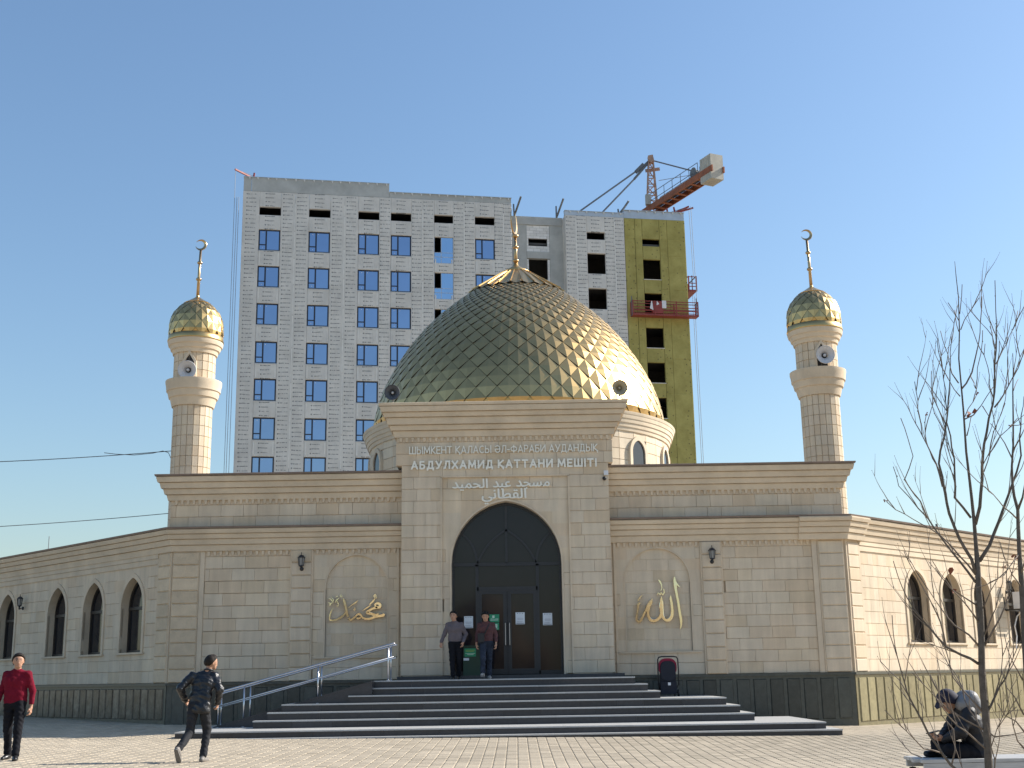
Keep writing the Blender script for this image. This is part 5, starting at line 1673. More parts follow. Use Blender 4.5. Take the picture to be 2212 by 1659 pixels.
lantern(RWG, 9.46, 4.17, 'black wall lantern beside the air conditioner on the sunlit right wing')

# security camera at the end of the right attic cornice
t = thing('security_camera', (2.42, 32.5, 6.45), 'small white and black security camera beside the portal under the right cornice', 'camera')
m = MB(); m.box(2.38, 2.50, 32.36, 32.46, 6.53, 6.65); m.beam((2.44, 32.4, 6.6), (2.5, 32.5, 6.9), .03); m.build('junction_box', WHITE, t)
m = MB(); m.ball((2.39, 32.36, 6.44), .055, 12); m.build('dome_lens', BLACK, t, True)
# air conditioner on the right wing
acp = RWG.P(9.95, .2, 3.15)
t = thing('air_conditioner', acp, 'white outdoor air conditioner unit on a bracket across a sunlit arched window', 'air conditioner')
m = MB(); m.prism([RWG.P(u, .52, z) for u, z in ((9.55, 3.22), (10.35, 3.22), (10.35, 3.74), (9.55, 3.74))], -RWG.n * .3); m.build('housing', WHITE, t)
m = MB(); q = RWG.n.to_track_quat('Z', 'Y').to_matrix().to_4x4(); q.translation = RWG.P(9.85, .521, 3.48)
for r_ in (.05, .10, .15, .2): m.lathe([(r_, 0), (r_ + .012, .008), (r_ + .022, 0)], 24, M=q)
for k in range(8):
    a = k * pi / 4; m.beam(q @ Vector((.04 * cos(a), .04 * sin(a), .006)), q @ Vector((.22 * cos(a), .22 * sin(a), .006)), .01)
m.build('fan_grille', SPEAKERG, t)
m = MB()
for u in (9.4, 10.4):
    m.beam(RWG.P(u, .0, 3.19), RWG.P(u, .6, 3.19), .04); m.beam(RWG.P(u, .0, 3.60), RWG.P(u, .0, 3.17), .04)
m.beam(RWG.P(9.4, .56, 3.18), RWG.P(10.4, .56, 3.18), .04); m.beam(RWG.P(9.4, .04, 3.18), RWG.P(10.4, .04, 3.18), .04)
m.build('bracket', FRAMEBRN, t)
m = MB(); m.tube([RWG.P(10.05, .3, 3.2), RWG.P(10.0, .1, 3.0), RWG.P(9.85, .06, 2.7), RWG.P(9.95, .05, 2.4), RWG.P(9.8, .05, 2.0)], .022, 6); m.build('pipe', WHITE, t)

# ------------------------------------------------------------------ notices on the glass, bin
def plaque(name, label, cat, x0, y0, x1, y1, Y, mat, lines, group=None, round_=0.0):
    a = at(x0, y1, Y); b = at(x1, y0, Y)
    t = thing(name, ((a.x + b.x) / 2, Y, a.z), label, cat, group)
    m = MB(); m.box(a.x, b.x, Y - .004, Y, a.z, b.z); m.build('sheet', mat, t)
    W_, H_ = b.x - a.x, b.z - a.z
    for (u0, u1, v0, v1, mt) in lines:
        m = MB(); m.box(a.x + u0 * W_, a.x + u1 * W_, Y - .0065, Y - .004, a.z + v0 * H_, a.z + v1 * H_); m.build('print', mt, t)
    return t
PAPER = simple('white_paper', (.70, .73, .76), .6, var=.03)
INK = simple('grey_ink', (.13, .14, .16), .7); INKL = simple('pale_ink', (.42, .44, .48), .7)
GREEN = simple('green_sign', (.02, .27, .13), .45, var=.05); GREENW = simple('pale_green_print', (.55, .70, .55), .5); YEL = simple('yellow_green_print', (.33, .45, .08), .5)
notice = [(.16, .26, .88, .93, INK), (.36, .62, .885, .925, INKL), (.72, .82, .88, .93, INK), (.2, .82, .5, .53, INKL), (.15, .86, .43, .46, INKL), (.2, .8, .36, .39, INKL), (.12, .85, .22, .25, INKL), (.12, .7, .16, .19, INKL), (.06, .94, .05, .10, INK)]
plaque('notice', 'white paper notice on the glass between the two walking men', 'notice', 1002.6, 1331, 1021.7, 1357, 32.755, PAPER, notice, 'paper notices on the entrance glass')
plaque('notice', 'white paper notice on the right hand door leaf', 'notice', 1114, 1322.5, 1133.3, 1348.6, 32.735, PAPER, notice, 'paper notices on the entrance glass')
plaque('notice', 'white paper notice on the fixed pane right of the doors', 'notice', 1173, 1324, 1192.6, 1350.5, 32.755, PAPER, notice, 'paper notices on the entrance glass')
plaque('door_sign', 'upper green sign on the left door leaf, above the other sign', 'sign', 1057.3, 1327, 1078.3, 1344, 32.735, GREEN, [(.3, .52, .5, .85, GREENW), (.1, .9, .22, .32, GREENW), (.12, .3, .4, .46, GREENW), (.6, .9, .4, .46, GREENW)], 'green signs on the entrance door')
plaque('door_sign', 'lower green sign on the left door leaf, half behind the strapped man', 'sign', 1059, 1345, 1078, 1361, 32.735, GREEN, [(.45, .8, .3, .8, GREENW), (.1, .9, .12, .18, GREENW)], 'green signs on the entrance door')

bx0 = at(1001, 1457, 32.2); bx1 = at(1047, 1457, 32.2)
t = thing('donation_bin', ((bx0.x + bx1.x) / 2, 32.3, 1.45), 'dark green metal bin with a green sign between the two men at the door', 'bin')
DKGREEN = simple('dark_green_paint', (.012, .045, .028), .45, var=.15)
zt = 2.15
m = MB(); m.box(bx0.x, bx1.x, 32.12, 32.55, 1.44, zt); m.build('body', DKGREEN, t)
m = MB(); m.box(bx0.x - .015, bx1.x + .015, 32.1, 32.57, zt + .001, zt + .035); m.build('lid', DKGREEN, t)
m = MB(); m.box(bx0.x + .02, bx1.x - .02, 32.14, 32.53, 1.358, 1.439); m.build('foot', BLACK, t)
def pr_box(x0, y0, x1, y1, mat, Y, nm):
    a = at(x0, y1, Y); b = at(x1, y0, Y); m = MB(); m.box(a.x, b.x, Y, Y + .01, a.z, b.z); m.build(nm, mat, t)
pr_box(1003.5, 1400.5, 1028, 1418.5, GREEN, 32.108, 'sign_plate')
for yy, x0, x1, mt in ((1404.5, 1006, 1026, YEL), (1407, 1006, 1024, YEL), (1411.5, 1005.5, 1026, GREENW), (1414, 1009, 1023, GREENW)):
    pr_box(x0, yy - .7, x1, yy + .7, mt, 32.105, 'print')
pr_box(999.5 + 2, 1421.5, 1013, 1427, PAPER, 32.11, 'label')

# ------------------------------------------------------------------ pushchair on the upper landing
sx, sy, szz = 3.78, 31.9, .856
t = thing('pushchair', (sx, sy, szz), 'black pushchair with a red canopy lining seen from behind on the right landing', 'pushchair')
NAVY = simple('navy_fabric', (.012, .014, .024), .8, var=.2); RED = simple('crimson_fabric', (.28, .012, .045), .7)
def rrect(x, z0, z1, r, n=5):
    P = []
    for cx, cz, a0 in ((x - r, z0 + r, -90), (x - r, z1 - r, 0), (-x + r, z1 - r, 90), (-x + r, z0 + r, 180)):
        for i in range(n + 1):
            a = radians(a0 + 90 * i / n); P.append((cx + r * cos(a), cz + r * sin(a)))
    return P
m = MB(); m.prism([(sx + x, sy - .06, szz + z) for x, z in rrect(.19, .18, .86, .14)], (0, .2, 0)); m.build('seat_back', NAVY, t)
m = MB(); m.prism([(sx + x, sy - .03, szz + z) for x, z in rrect(.225, .5, .93, .18)], (0, .12, 0)); m.build('canopy_lining', RED, t)
m = MB(); m.prism([(sx + x, sy - .09, szz + z) for x, z in rrect(.185, .38, .86, .16)], (0, .03, 0)); m.build('canopy', NAVY, t)
m = MB(); hp = [(-.25, .28), (-.255, .6), (-.25, .9), (-.22, .955), (-.15, .97), (.15, .97), (.22, .955), (.25, .9), (.255, .6), (.25, .28)]
m.tube([(sx + x, sy - .1, szz + z) for x, z in hp], .017, 8); m.build('push_handle', BLACK, t, True)
m = MB(); m.prism([(sx + x, sy - .10, szz + z) for x, z in rrect(.2, .06, .36, .04)], (0, .3, 0)); m.build('basket', NAVY, t)
for (wx, wy) in ((-.24, -.05), (.24, -.05), (-.2, .4), (.2, .4)):
    m = MB(); q = Matrix.Translation((sx + wx, sy + wy, szz + .085)) @ Matrix.Rotation(pi / 2, 4, 'Y')
    m.lathe([(.05, -.02), (.08, -.022), (.085, 0), (.08, .022), (.05, .02)], 16, M=q); m.build('wheel', BLACK, t, True)
m = MB(); m.tube([(sx - .24, sy - .05, szz + .09), (sx + .24, sy - .05, szz + .09)], .012, 6)
for s_ in (-1, 1): m.tube([(sx + s_ * .25, sy - .1, szz + .3), (sx + s_ * .22, sy + .1, szz + .2), (sx + s_ * .2, sy + .4, szz + .1)], .014, 6)
m.build('chassis', BLACK, t)
m = MB(); m.box(sx - .02, sx + .05, sy - .112, sy - .104, szz + .27, szz + .34); m.build('tag', WHITE, t)
# ------------------------------------------------------------------ bare young trees
Z3 = lambda x, y: (1935.5 + .2917 * x, 553 + .2917 * y)
Z4 = lambda x, y: (1935.5 + .2917 * x, 1036.9 + .2917 * y)
Z8 = lambda x, y: (1659 + .25 * x, 1244 + .25 * y)

def bare_tree(trunk, limbs, Y, label, seed, leaves, twigs=5, base_r=.055):
    """trunk: list of (x, y, radius); limbs: list of ([(x, y)...], r0); every limb leans its own way in depth"""
    rr = random.Random(seed)
    g0 = at(trunk[0][0], trunk[0][1], Y)
    base = Vector((g0.x, Y, gz(g0.x, Y) - .05))
    t = thing('bare_tree', base, label, 'tree', 'bare young trees on the square')
    P = [base] + [at(x, y, Y) for x, y, r in trunk]
    R = [base_r * .86] + [r * .86 for x, y, r in trunk]
    m = MB(); m.tube(P, R, 10); m.build('trunk', BARK, t, True)
    tw = MB(); ends = []
    def kink(pts, amt):
        """finer, slightly crooked polyline"""
        outp = []
        for i in range(len(pts) - 1):
            a, b = pts[i], pts[i + 1]; L = (b - a).length; n = max(1, int(L / .10))
            for q in range(n):
                j = Vector((rr.uniform(-1, 1), rr.uniform(-1, 1), rr.uniform(-1, 1))) * amt if (i or q) else Vector()
                outp.append(a.lerp(b, q / n) + j)
        outp.append(pts[-1]); return outp
    def sprout(p, d, L, r, lvl):
        d = d.normalized(); pts = [p]; n = max(3, int(L / .07))
        drift = Vector((rr.uniform(-.2, .2), rr.uniform(-.2, .2), rr.uniform(.15, .5)))
        q = p.copy()
        for i in range(n):
            d = (d + drift * .16 + Vector((rr.uniform(-1, 1), rr.uniform(-1, 1), rr.uniform(-1, 1))) * .09).normalized()
            q = q + d * (L / n); pts.append(q.copy())
        tw.tube(pts, [r * (1 - .75 * i / n) for i in range(n + 1)], 5, cap=False)
        tw.ball(pts[-1], r * .6, 6, 1.6)
        ends.append(pts[-1])
        if lvl < 2:
            for i in range(2, n, 2):
                if rr.random() < (.55 if lvl == 0 else .35):
                    side = d.cross(Vector((rr.uniform(-1, 1), rr.uniform(-1, 1), rr.uniform(-1, 1)))).normalized()
                    sprout(pts[i], d * .9 + side * .5 + Vector((0, 0, .2)), L * rr.uniform(.3, .55), r * .62, lvl + 1)
    for li, (pp, r0) in enumerate(limbs):
        n = len(pp); k = rr.uniform(-.035, .035)
        pts = [at(x, y, Y * (1 + k * (i / (n - 1)))) for i, (x, y) in enumerate(pp)]
        pts = kink(pts, .007)
        nn = len(pts)
        m = MB(); m.tube(pts, [max(.0042, 1.12 * r0 * (1 - .86 * i / (nn - 1))) for i in range(nn)], 7, cap=True); m.build('branch', BARK if r0 > .011 else TWIG, t, True)
        tot = nn
        for i in range(2, nn - 1):
            if rr.random() < twigs * .085:
                d = pts[i + 1] - pts[i - 1]
                side = d.normalized().cross(Vector((rr.uniform(-1, 1), rr.uniform(-1, 1), rr.uniform(-1, 1)))).normalized()
                sprout(pts[i], d.normalized() * 1.0 + side * .55 + Vector((0, 0, .35)), rr.uniform(.2, .8)  , .0058, 1 if rr.random() < .5 else 0)
            elif rr.random() < .3:
                tw.ball(pts[i] + Vector((rr.uniform(-1, 1), rr.uniform(-1, 1), 0)) * r0 * .5, .008, 6)
    meta(tw.build('twigs', TWIG, t, True), kind='stuff')
    for (x, y, s) in leaves:
        s *= .55
        c = at(x, y, Y * .998); lm = MB()
        for q in range(3):
            a = rr.uniform(0, 6.28); e = Vector((cos(a), rr.uniform(-.4, .4), sin(a) - .4)).normalized(); f = e.cross(Vector((rr.uniform(-1, 1), 1, rr.uniform(-1, 1)))).normalized()
            lm.add([c, c + e * s * .4 + f * s * .3, c + e * s * .9, c + e * s * .5 - f * s * .25], [(0, 1, 2), (0, 2, 3)])
            lm.add([c + e * s * .4 + f * s * .3 , c + e * s * .75 + f * s * .5, c + e * s * .9], [(0, 1, 2)])
        lm.build('dry_leaf', DRYLEAF, t)
    return t

TY = 13.2
trunk1 = [(2136, 1659, .048)] + [(*Z8(*p), r) for p, r in (((1895, 1400), .046), ((1880, 1190), .047), ((1860, 1000), .043), ((1848, 800), .042))] + \
         [(*Z4(*p), r) for p, r in (((632, 1150), .040), ((627, 1000), .039), ((613, 820), .037), ((605, 650), .034), ((592, 480), .026), ((578, 300), .022), ((560, 130), .019), ((545, 0), .017))] + \
         [(*Z3(*p), r) for p, r in (((520, 1450), .015), ((500, 1150), .012), ((485, 980), .0105), ((465, 760), .009), ((470, 550), .008), ((462, 300), .006), ((445, 150), .005), ((435, 40), .003))]
L1 = [
    ([Z4(588, 330), Z4(625, 200), Z4(635, 0), Z3(635, 1560), Z3(655, 1400), Z3(690, 1200), Z3(720, 1100), Z3(735, 900), Z3(740, 700), Z3(745, 500), Z3(735, 300), Z3(733, 180)], .017),
    ([Z3(730, 1120), Z3(800, 1030), Z3(870, 880), Z3(948, 690)], .009),
    ([Z3(740, 800), Z3(790, 700), Z3(840, 600), Z3(885, 490), Z3(903, 405)], .0065),
    ([Z3(735, 740), Z3(715, 600), Z3(695, 520)], .005),
    ([Z3(735, 980), Z3(755, 780), Z3(765, 630)], .005),
    ([Z4(618, 600), Z4(690, 480), Z4(760, 310), Z4(830, 130), Z4(870, 20), Z3(890, 1600), Z3(930, 1480), Z3(910, 1350), Z3(930, 1180), Z3(948, 1040)], .019),
    ([Z4(592, 700), Z4(560, 590), Z4(470, 440), Z4(400, 250), Z4(345, 30), Z3(340, 1640), Z3(315, 1540), Z3(350, 1350), Z3(385, 1150), Z3(400, 850), Z3(408, 580)], .0165),
    ([Z4(592, 760), Z4(470, 600), Z4(350, 450), Z4(230, 280), Z4(100, 130), Z4(20, 40), Z3(-20, 1560)], .013),
    ([Z4(230, 280), Z4(180, 160), Z4(60, 0), Z3(130, 1480), Z3(90, 1350), Z3(35, 1200)], .008),
    ([Z4(580, 690), Z4(480, 570), Z4(330, 410), Z4(190, 330), Z4(0, 215), Z4(-70, 160)], .010),
    ([Z4(555, 280), Z4(440, 130), Z3(440, 1640), Z3(430, 1500), Z3(405, 1330), Z3(380, 1230), Z3(365, 1000), Z3(340, 820), Z3(315, 700), Z3(305, 625)], .012),
    ([Z4(345, 50), Z3(300, 1540), Z3(200, 1330), Z3(165, 1150), Z3(150, 1000), Z3(138, 930)], .009),
    ([Z3(340, 1640), Z3(270, 1500), Z3(225, 1380), Z3(215, 1230), Z3(225, 1170)], .006),
    ([Z3(370, 1250), Z3(300, 1100), Z3(265, 1000), Z3(262, 850)], .007),
    ([Z3(360, 1300), Z3(285, 1170), Z3(250, 1050)], .006),
    ([Z3(485, 985), Z3(520, 940), Z3(560, 860), Z3(600, 700), Z3(630, 500), Z3(637, 300)], .009),
    ([Z3(590, 980), Z3(605, 830), Z3(630, 720), Z3(642, 550)], .005),
    ([Z3(475, 1040), Z3(430, 990), Z3(385, 910), Z3(345, 830)], .006),
    ([Z3(480, 545), Z3(510, 470), Z3(560, 390), Z3(615, 310)], .0055),
    ([Z3(466, 480), Z3(430, 410), Z3(385, 345)], .0045), ([Z3(465, 560), Z3(440, 470), Z3(436, 400)], .004), ([Z3(472, 430), Z3(488, 300), Z3(490, 210)], .0045),
    ([Z3(462, 940), Z3(415, 870), Z3(385, 730), Z3(345, 620), Z3(330, 555)], .007),
    ([Z3(505, 1210), Z3(570, 1180), Z3(630, 1110), Z3(720, 970)], .007),
    ([Z3(640, 1110), Z3(690, 1190)], .005), ([Z3(590, 980), Z3(555, 880)], .005), ([Z3(510, 1190), Z3(600, 1020), Z3(590, 960)], .005),
    ([Z3(525, 1330), Z3(560, 1200), Z3(585, 1160)], .006),
    ([Z3(720, 1050), Z3(690, 950), Z3(680, 820), Z3(655, 730), Z3(660, 650)], .006),
    ([Z3(690, 1480), Z3(720, 1300), Z3(770, 1180), Z3(808, 1090)], .007),
    ([Z3(650, 1600), Z3(700, 1450), Z3(770, 1340), Z3(840, 1280), Z3(900, 1200)], .006),
    ([Z4(610, 1360), Z4(550, 1320), Z4(480, 1290), Z4(370, 1230), Z4(200, 1040), Z4(80, 870), Z4(20, 720), Z4(-20, 600)], .014),
    ([Z4(370, 1230), Z4(330, 1050), Z4(240, 870), Z4(120, 660), Z4(60, 530)], .008),
    ([Z4(615, 1230), Z4(540, 1150), Z4(430, 1080), Z4(330, 950), Z4(230, 800), Z4(160, 690)], .010),
    ([Z4(610, 1050), Z4(520, 920), Z4(420, 820), Z4(330, 690), Z4(270, 600)], .009),
    ([Z4(600, 930), Z4(500, 860), Z4(400, 800), Z4(290, 650)], .008),
    ([Z4(655, 1230), Z4(720, 1110), Z4(780, 1020), Z4(830, 850), Z4(880, 600)], .010),
    ([Z4(650, 1160), Z4(740, 950), Z4(790, 760), Z4(800, 600)], .008),
    ([Z4(640, 960), Z4(700, 820), Z4(760, 730), Z4(830, 660)], .007),
    ([Z8(1880, 1200), Z8(1960, 1040), Z8(2050, 880), Z8(2120, 700), Z8(2180, 560)], .013),
    ([Z8(1960, 1040), Z8(2010, 850), Z8(2030, 700), Z8(2080, 560)], .008),
    ([Z8(1885, 1330), Z8(1960, 1390), Z8(2100, 1370), Z8(2212, 1350)], .011),
    ([Z8(1860, 1180), Z8(1700, 1000), Z8(1600, 880), Z8(1540, 640), Z8(1500, 500)], .010),
    ([Z8(1870, 1330), Z8(1700, 1240), Z8(1560, 1150), Z8(1460, 1060), Z8(1340, 930), Z8(1250, 840)], .009),
    ([Z8(1890, 1500), Z8(1780, 1400), Z8(1640, 1290), Z8(1560, 1220), Z8(1480, 1050), Z8(1440, 900)], .010),
    ([Z8(1885, 1440), Z8(1800, 1250), Z8(1700, 1080), Z8(1640, 860)], .009),
    ([Z8(1920, 1900), Z8(1720, 1760), Z8(1585, 1640), Z8(1500, 1530), Z8(1390, 1370), Z8(1280, 1160), Z8(1200, 1010), Z8(1150, 830), Z8(1120, 700), Z8(1085, 500), Z8(1072, 340)], .0155),
    ([Z8(1200, 1010), Z8(1130, 900), Z8(1050, 830), Z8(970, 735)], .006),
    ([Z8(1500, 1530), Z8(1340, 1490), Z8(1200, 1350), Z8(1080, 1240), Z8(1010, 1160)], .008),
    ([Z8(1330, 1570), Z8(1240, 1540), Z8(1190, 1480), Z8(1155, 1420)], .006),
    ([Z8(1585, 1640), Z8(1620, 1500), Z8(1600, 1330), Z8(1500, 1200), Z8(1470, 1000), Z8(1400, 850)], .008),
    ([Z8(1940, 1800), Z8(1960, 1600), Z8(1930, 1480), Z8(1980, 1330), Z8(2060, 1210), Z8(2150, 1130)], .009),
]
bare_tree(trunk1, L1, TY, 'slender leafless tree in front of the bench with a few dry red leaves', 31,
          [(*Z3(560, 1165), .13), (*Z3(598, 1015), .05), (*Z4(430, 665), .13), (*Z4(413, 805), .10), (*Z4(800, 640), .05), (*Z3(222, 1168), .05), (1913, 1081, .05)], twigs=5.5)
trunk2 = [(2228, 1659, .05), (2221, 1480, .046), (2214, 1370, .043)] + [(*Z4(*p), r) for p, r in (((945, 950), .04), ((930, 760), .034), ((915, 560), .027), ((905, 350), .023), ((902, 220), .02), ((875, 120), .018), ((862, 20), .016))] + \
         [(*Z3(*p), r) for p, r in (((858, 1560), .014), ((868, 1400), .012), ((868, 1200), .010), ((865, 1000), .008), ((868, 850), .006), ((865, 720), .004))]
L2 = [
    ([Z4(903, 220), Z4(935, 130), Z4(948, 40), Z4(975, -60)], .013),
    ([Z4(900, 290), Z4(800, 200), Z4(720, 110), Z4(660, 50)], .008),
    ([Z4(915, 540), Z4(870, 600), Z4(800, 700), Z4(690, 760)], .007),
    ([Z3(860, 1500), Z3(800, 1380), Z3(740, 1290), Z3(700, 1240)], .007),
    ([Z3(868, 1440), Z3(910, 1350), Z3(950, 1290), Z3(990, 1190)], .008),
    ([Z3(868, 1250), Z3(835, 1252)], .006), ([Z3(866, 900), Z3(910, 830), Z3(960, 650)], .006), ([Z3(868, 1000), Z3(885, 950), Z3(908, 910)], .005),
    ([Z4(935, 800), Z4(860, 700), Z4(800, 560), Z4(770, 460)], .008),
    ([Z4(925, 700), Z4(960, 560), Z4(990, 400)], .009),
    ([Z8(2200, 900), Z8(2120, 760), Z8(2080, 640), Z8(2040, 500)], .008),
    ([Z8(2210, 1200), Z8(2130, 1050), Z8(2060, 960), Z8(2020, 820)], .008),
    ([Z8(2215, 1350), Z8(2140, 1260), Z8(2040, 1200), Z8(1980, 1100)], .008),
    ([Z8(2220, 1500), Z8(2150, 1420), Z8(2120, 1300), Z8(2160, 1150)], .008),
]
bare_tree(trunk2, L2, 13.0, 'slender leafless tree at the right edge of the view', 57, [(*Z4(885, 555), .10), (*Z3(850, 1252), .05)], twigs=5.5)

# ------------------------------------------------------------------ bench
BW = simple('weathered_white_slat', (.52, .51, .49), .6, var=.2, scale=5, stretch=(.6, 4, 4)); BD = simple('black_bench_iron', (.02, .02, .022), .5)
b0 = at(1985, 1649, 14.0)
bz = .455; bxl, bxr = 4.36, 6.6
bench = thing('bench', (5.4, 14.3, gz(5.4, 14.3)), 'backless bench of pale wooden slats with a dark frame, behind the thin tree', 'bench')
for k in range(6):
    y = 13.98 + k * .115
    m = MB(); m.box(bxl - (.06 if k == 1 else 0), bxr, y, y + .085, bz - .035, bz); m.build('slat', BW, bench)
m = MB(); m.box(bxl + .02, bxr, 13.985, 14.025, bz - .11, bz - .04); m.box(bxl + .02, bxr, 14.6, 14.64, bz - .11, bz - .04); m.build('apron', BW, bench)
x = bxl + .03; k = 0
while x < bxr - .1:
    m = MB(); m.box(x, x + .05, 13.99, 14.015, gz(x, 14) + .06, bz - .112); m.build('upright_slat', BW if k % 2 else BD, bench)
    x += .085; k += 1
m = MB(); m.box(bxl + .03, bxr, 14.1, 14.5, gz(5.4, 14) + .05, bz - .13); m.build('inner_frame', BD, bench)
for x in (bxl + .04, (bxl + bxr) / 2, bxr - .1):
    for y in (14.02, 14.55):
        m = MB(); m.box(x, x + .06, y, y + .05, gz(x, y) - .02, bz - .115); m.build('leg', BD, bench)
# ------------------------------------------------------------------ people: bodies and clothes grown from smooth distance fields
def seg_d(P, a, b, ra, rb, f=None, k=1.0):
    a = np.array(a, float); b = np.array(b, float)
    if f is not None and k != 1.0:
        f = np.array(f, float)
        P = P + np.multiply.outer((P @ f) * (1 / k - 1), f); a = a + f * (a @ f) * (1 / k - 1); b = b + f * (b @ f) * (1 / k - 1)
    d = b - a; L = d @ d
    t = np.clip(((P - a) @ d) / L, 0, 1) if L > 1e-12 else np.zeros(P.shape[:-1])
    q = P - a - np.multiply.outer(t, d)
    return np.sqrt((q ** 2).sum(-1)) - (ra + (rb - ra) * t)

def smin(a, b, k):
    h = np.clip(.5 + .5 * (b - a) / k, 0, 1)
    return b + (a - b) * h - k * h * (1 - h)

def grow(prims, h, k=.03, cut=None, wr=0.0):
    """surface net round a list of (a, b, ra, rb, facing, flatten)"""
    pts = np.array([p[i] for p in prims for i in (0, 1)]); rmax = max(max(p[2], p[3]) for p in prims) * 1.1 + .03
    lo = pts.min(0) - rmax; hi = pts.max(0) + rmax
    n = np.ceil((hi - lo) / h).astype(int) + 1
    G = np.stack(np.meshgrid(*[lo[i] + h * np.arange(n[i]) for i in range(3)], indexing='ij'), -1)
    D = None
    for p in prims:
        d = seg_d(G, p[0], p[1], p[2], p[3], p[4] if len(p) > 4 else None, p[5] if len(p) > 5 else 1.0)
        kk = p[6] if len(p) > 6 else k
        D = d if D is None else smin(D, d, kk)
    if wr:
        x, y, z = G[..., 0], G[..., 1], G[..., 2]
        D = D + wr * np.sin(33 * z + 6 * np.sin(9 * x + 4 * y) + 3 * np.sin(7 * z)) * np.sin(15 * x + 12 * y + 4 * np.sin(8 * z) + 1.3) + wr * .5 * np.sin(70 * z + 20 * x + 5 * np.sin(20 * y))
    if cut is not None:
        for (c, nn) in cut: D = np.maximum(D, (G - np.array(c)) @ np.array(nn))
    S = D < 0
    nx, ny, nz = D.shape
    cnt = np.zeros((nx - 1, ny - 1, nz - 1)); acc = np.zeros((nx - 1, ny - 1, nz - 1, 3))
    sl = lambda i, m: slice(i, i + m - 1)
    for ax in range(3):
        o1, o2 = [q for q in range(3) if q != ax]
        for i in (0, 1):
            for j in (0, 1):
                off = [0, 0, 0]; off[o1] = i; off[o2] = j
                A = D[sl(off[0], nx), sl(off[1], ny), sl(off[2], nz)]
                of2 = list(off); of2[ax] = 1
                B = D[sl(of2[0], nx), sl(of2[1], ny), sl(of2[2], nz)]
                mk = (A < 0) != (B < 0)
                t = np.where(mk, A / np.where(mk, A - B, 1), 0)
                pos = np.zeros(A.shape + (3,)); pos[..., o1] = i; pos[..., o2] = j; pos[..., ax] = t
                acc += pos * mk[..., None]; cnt += mk
    act = cnt > 0
    idx = -np.ones(act.shape, int); idx[act] = np.arange(act.sum())
    I = np.argwhere(act)
    V = lo + h * (I + acc[act] / cnt[act][:, None])
    quads = []
    for ax in range(3):
        o1, o2 = [q for q in range(3) if q != ax]
        A = S; sh = [slice(None)] * 3; sh[ax] = slice(0, -1); B = [slice(None)] * 3; B[ax] = slice(1, None)
        ch = A[tuple(sh)] != A[tuple(B)]
        E = np.argwhere(ch)
        E = E[(E[:, o1] > 0) & (E[:, o2] > 0) & (E[:, o1] < D.shape[o1] - 1) & (E[:, o2] < D.shape[o2] - 1)]
        ins = S[E[:, 0], E[:, 1], E[:, 2]]
        def cell(d1, d2):
            c = E.copy(); c[:, o1] -= d1; c[:, o2] -= d2
            return idx[c[:, 0], c[:, 1], c[:, 2]]
        q = np.stack([cell(1, 1), cell(0, 1), cell(0, 0), cell(1, 0)], 1)
        flip = ins if ax != 1 else ~ins
        q[~flip] = q[~flip][:, ::-1]
        quads.append(q)
    Q = np.concatenate(quads)
    Q = Q[(Q >= 0).all(1)]
    return V, Q

def skin_obj(name, lst, mat, parent):
    vs = []; fs = []; b = 0
    for V, Q in lst:
        vs += V.tolist(); fs += (Q + b).tolist(); b += len(V)
    me = bpy.data.meshes.new(name); me.from_pydata(vs, [], fs); me.materials.append(mat)
    me.polygons.foreach_set('use_smooth', [True] * len(fs)); me.update()
    fix_normals(me)
    o = bpy.data.objects.new(name, me); COL.objects.link(o)
    return adopt(o, parent)

def hand_prims(w, d, pn, s, curl=.5, sc_=1.0):
    """palm, four fingers and a thumb; w wrist, d finger direction, pn palm normal, s thumb side"""
    w = Vector(w); d = Vector(d).normalized(); pn = Vector(pn); pn = (pn - d * pn.dot(d)).normalized(); s = d.cross(pn) * s
    P = [(w - d * .03, w + d * .02, .025 * sc_, .026 * sc_), ]
    k = w + d * .085 * sc_
    for i, (o, L) in enumerate(((.028, .072), (.010, .082), (-.008, .076), (-.026, .058))):
        b = k + s * o * sc_
        P.append((w + s * o * .6 * sc_ + d * .01, b, .015 * sc_, .0115 * sc_))
        c = curl * (1 + .12 * i)
        d1 = (d * cos(c * .6) + pn * sin(c * .6)); d2 = (d * cos(c * 1.7) + pn * sin(c * 1.7))
        m = b + d1 * L * .5 * sc_
        P.append((b, m, .0105 * sc_, .0092 * sc_)); P.append((m, m + d2 * L * .5 * sc_, .0092 * sc_, .0075 * sc_))
    t0 = w + d * .025 * sc_ + s * .02 * sc_; t1 = t0 + (s * .65 + d * .65 + pn * .35).normalized() * .042 * sc_; t2 = t1 + (s * .2 + d * .85 + pn * .4).normalized() * .032 * sc_
    P += [(t0, t1, .015 * sc_, .012 * sc_), (t1, t2, .0115 * sc_, .009 * sc_)]
    return [tuple([tuple(p[0]), tuple(p[1]), p[2], p[3]]) for p in P]

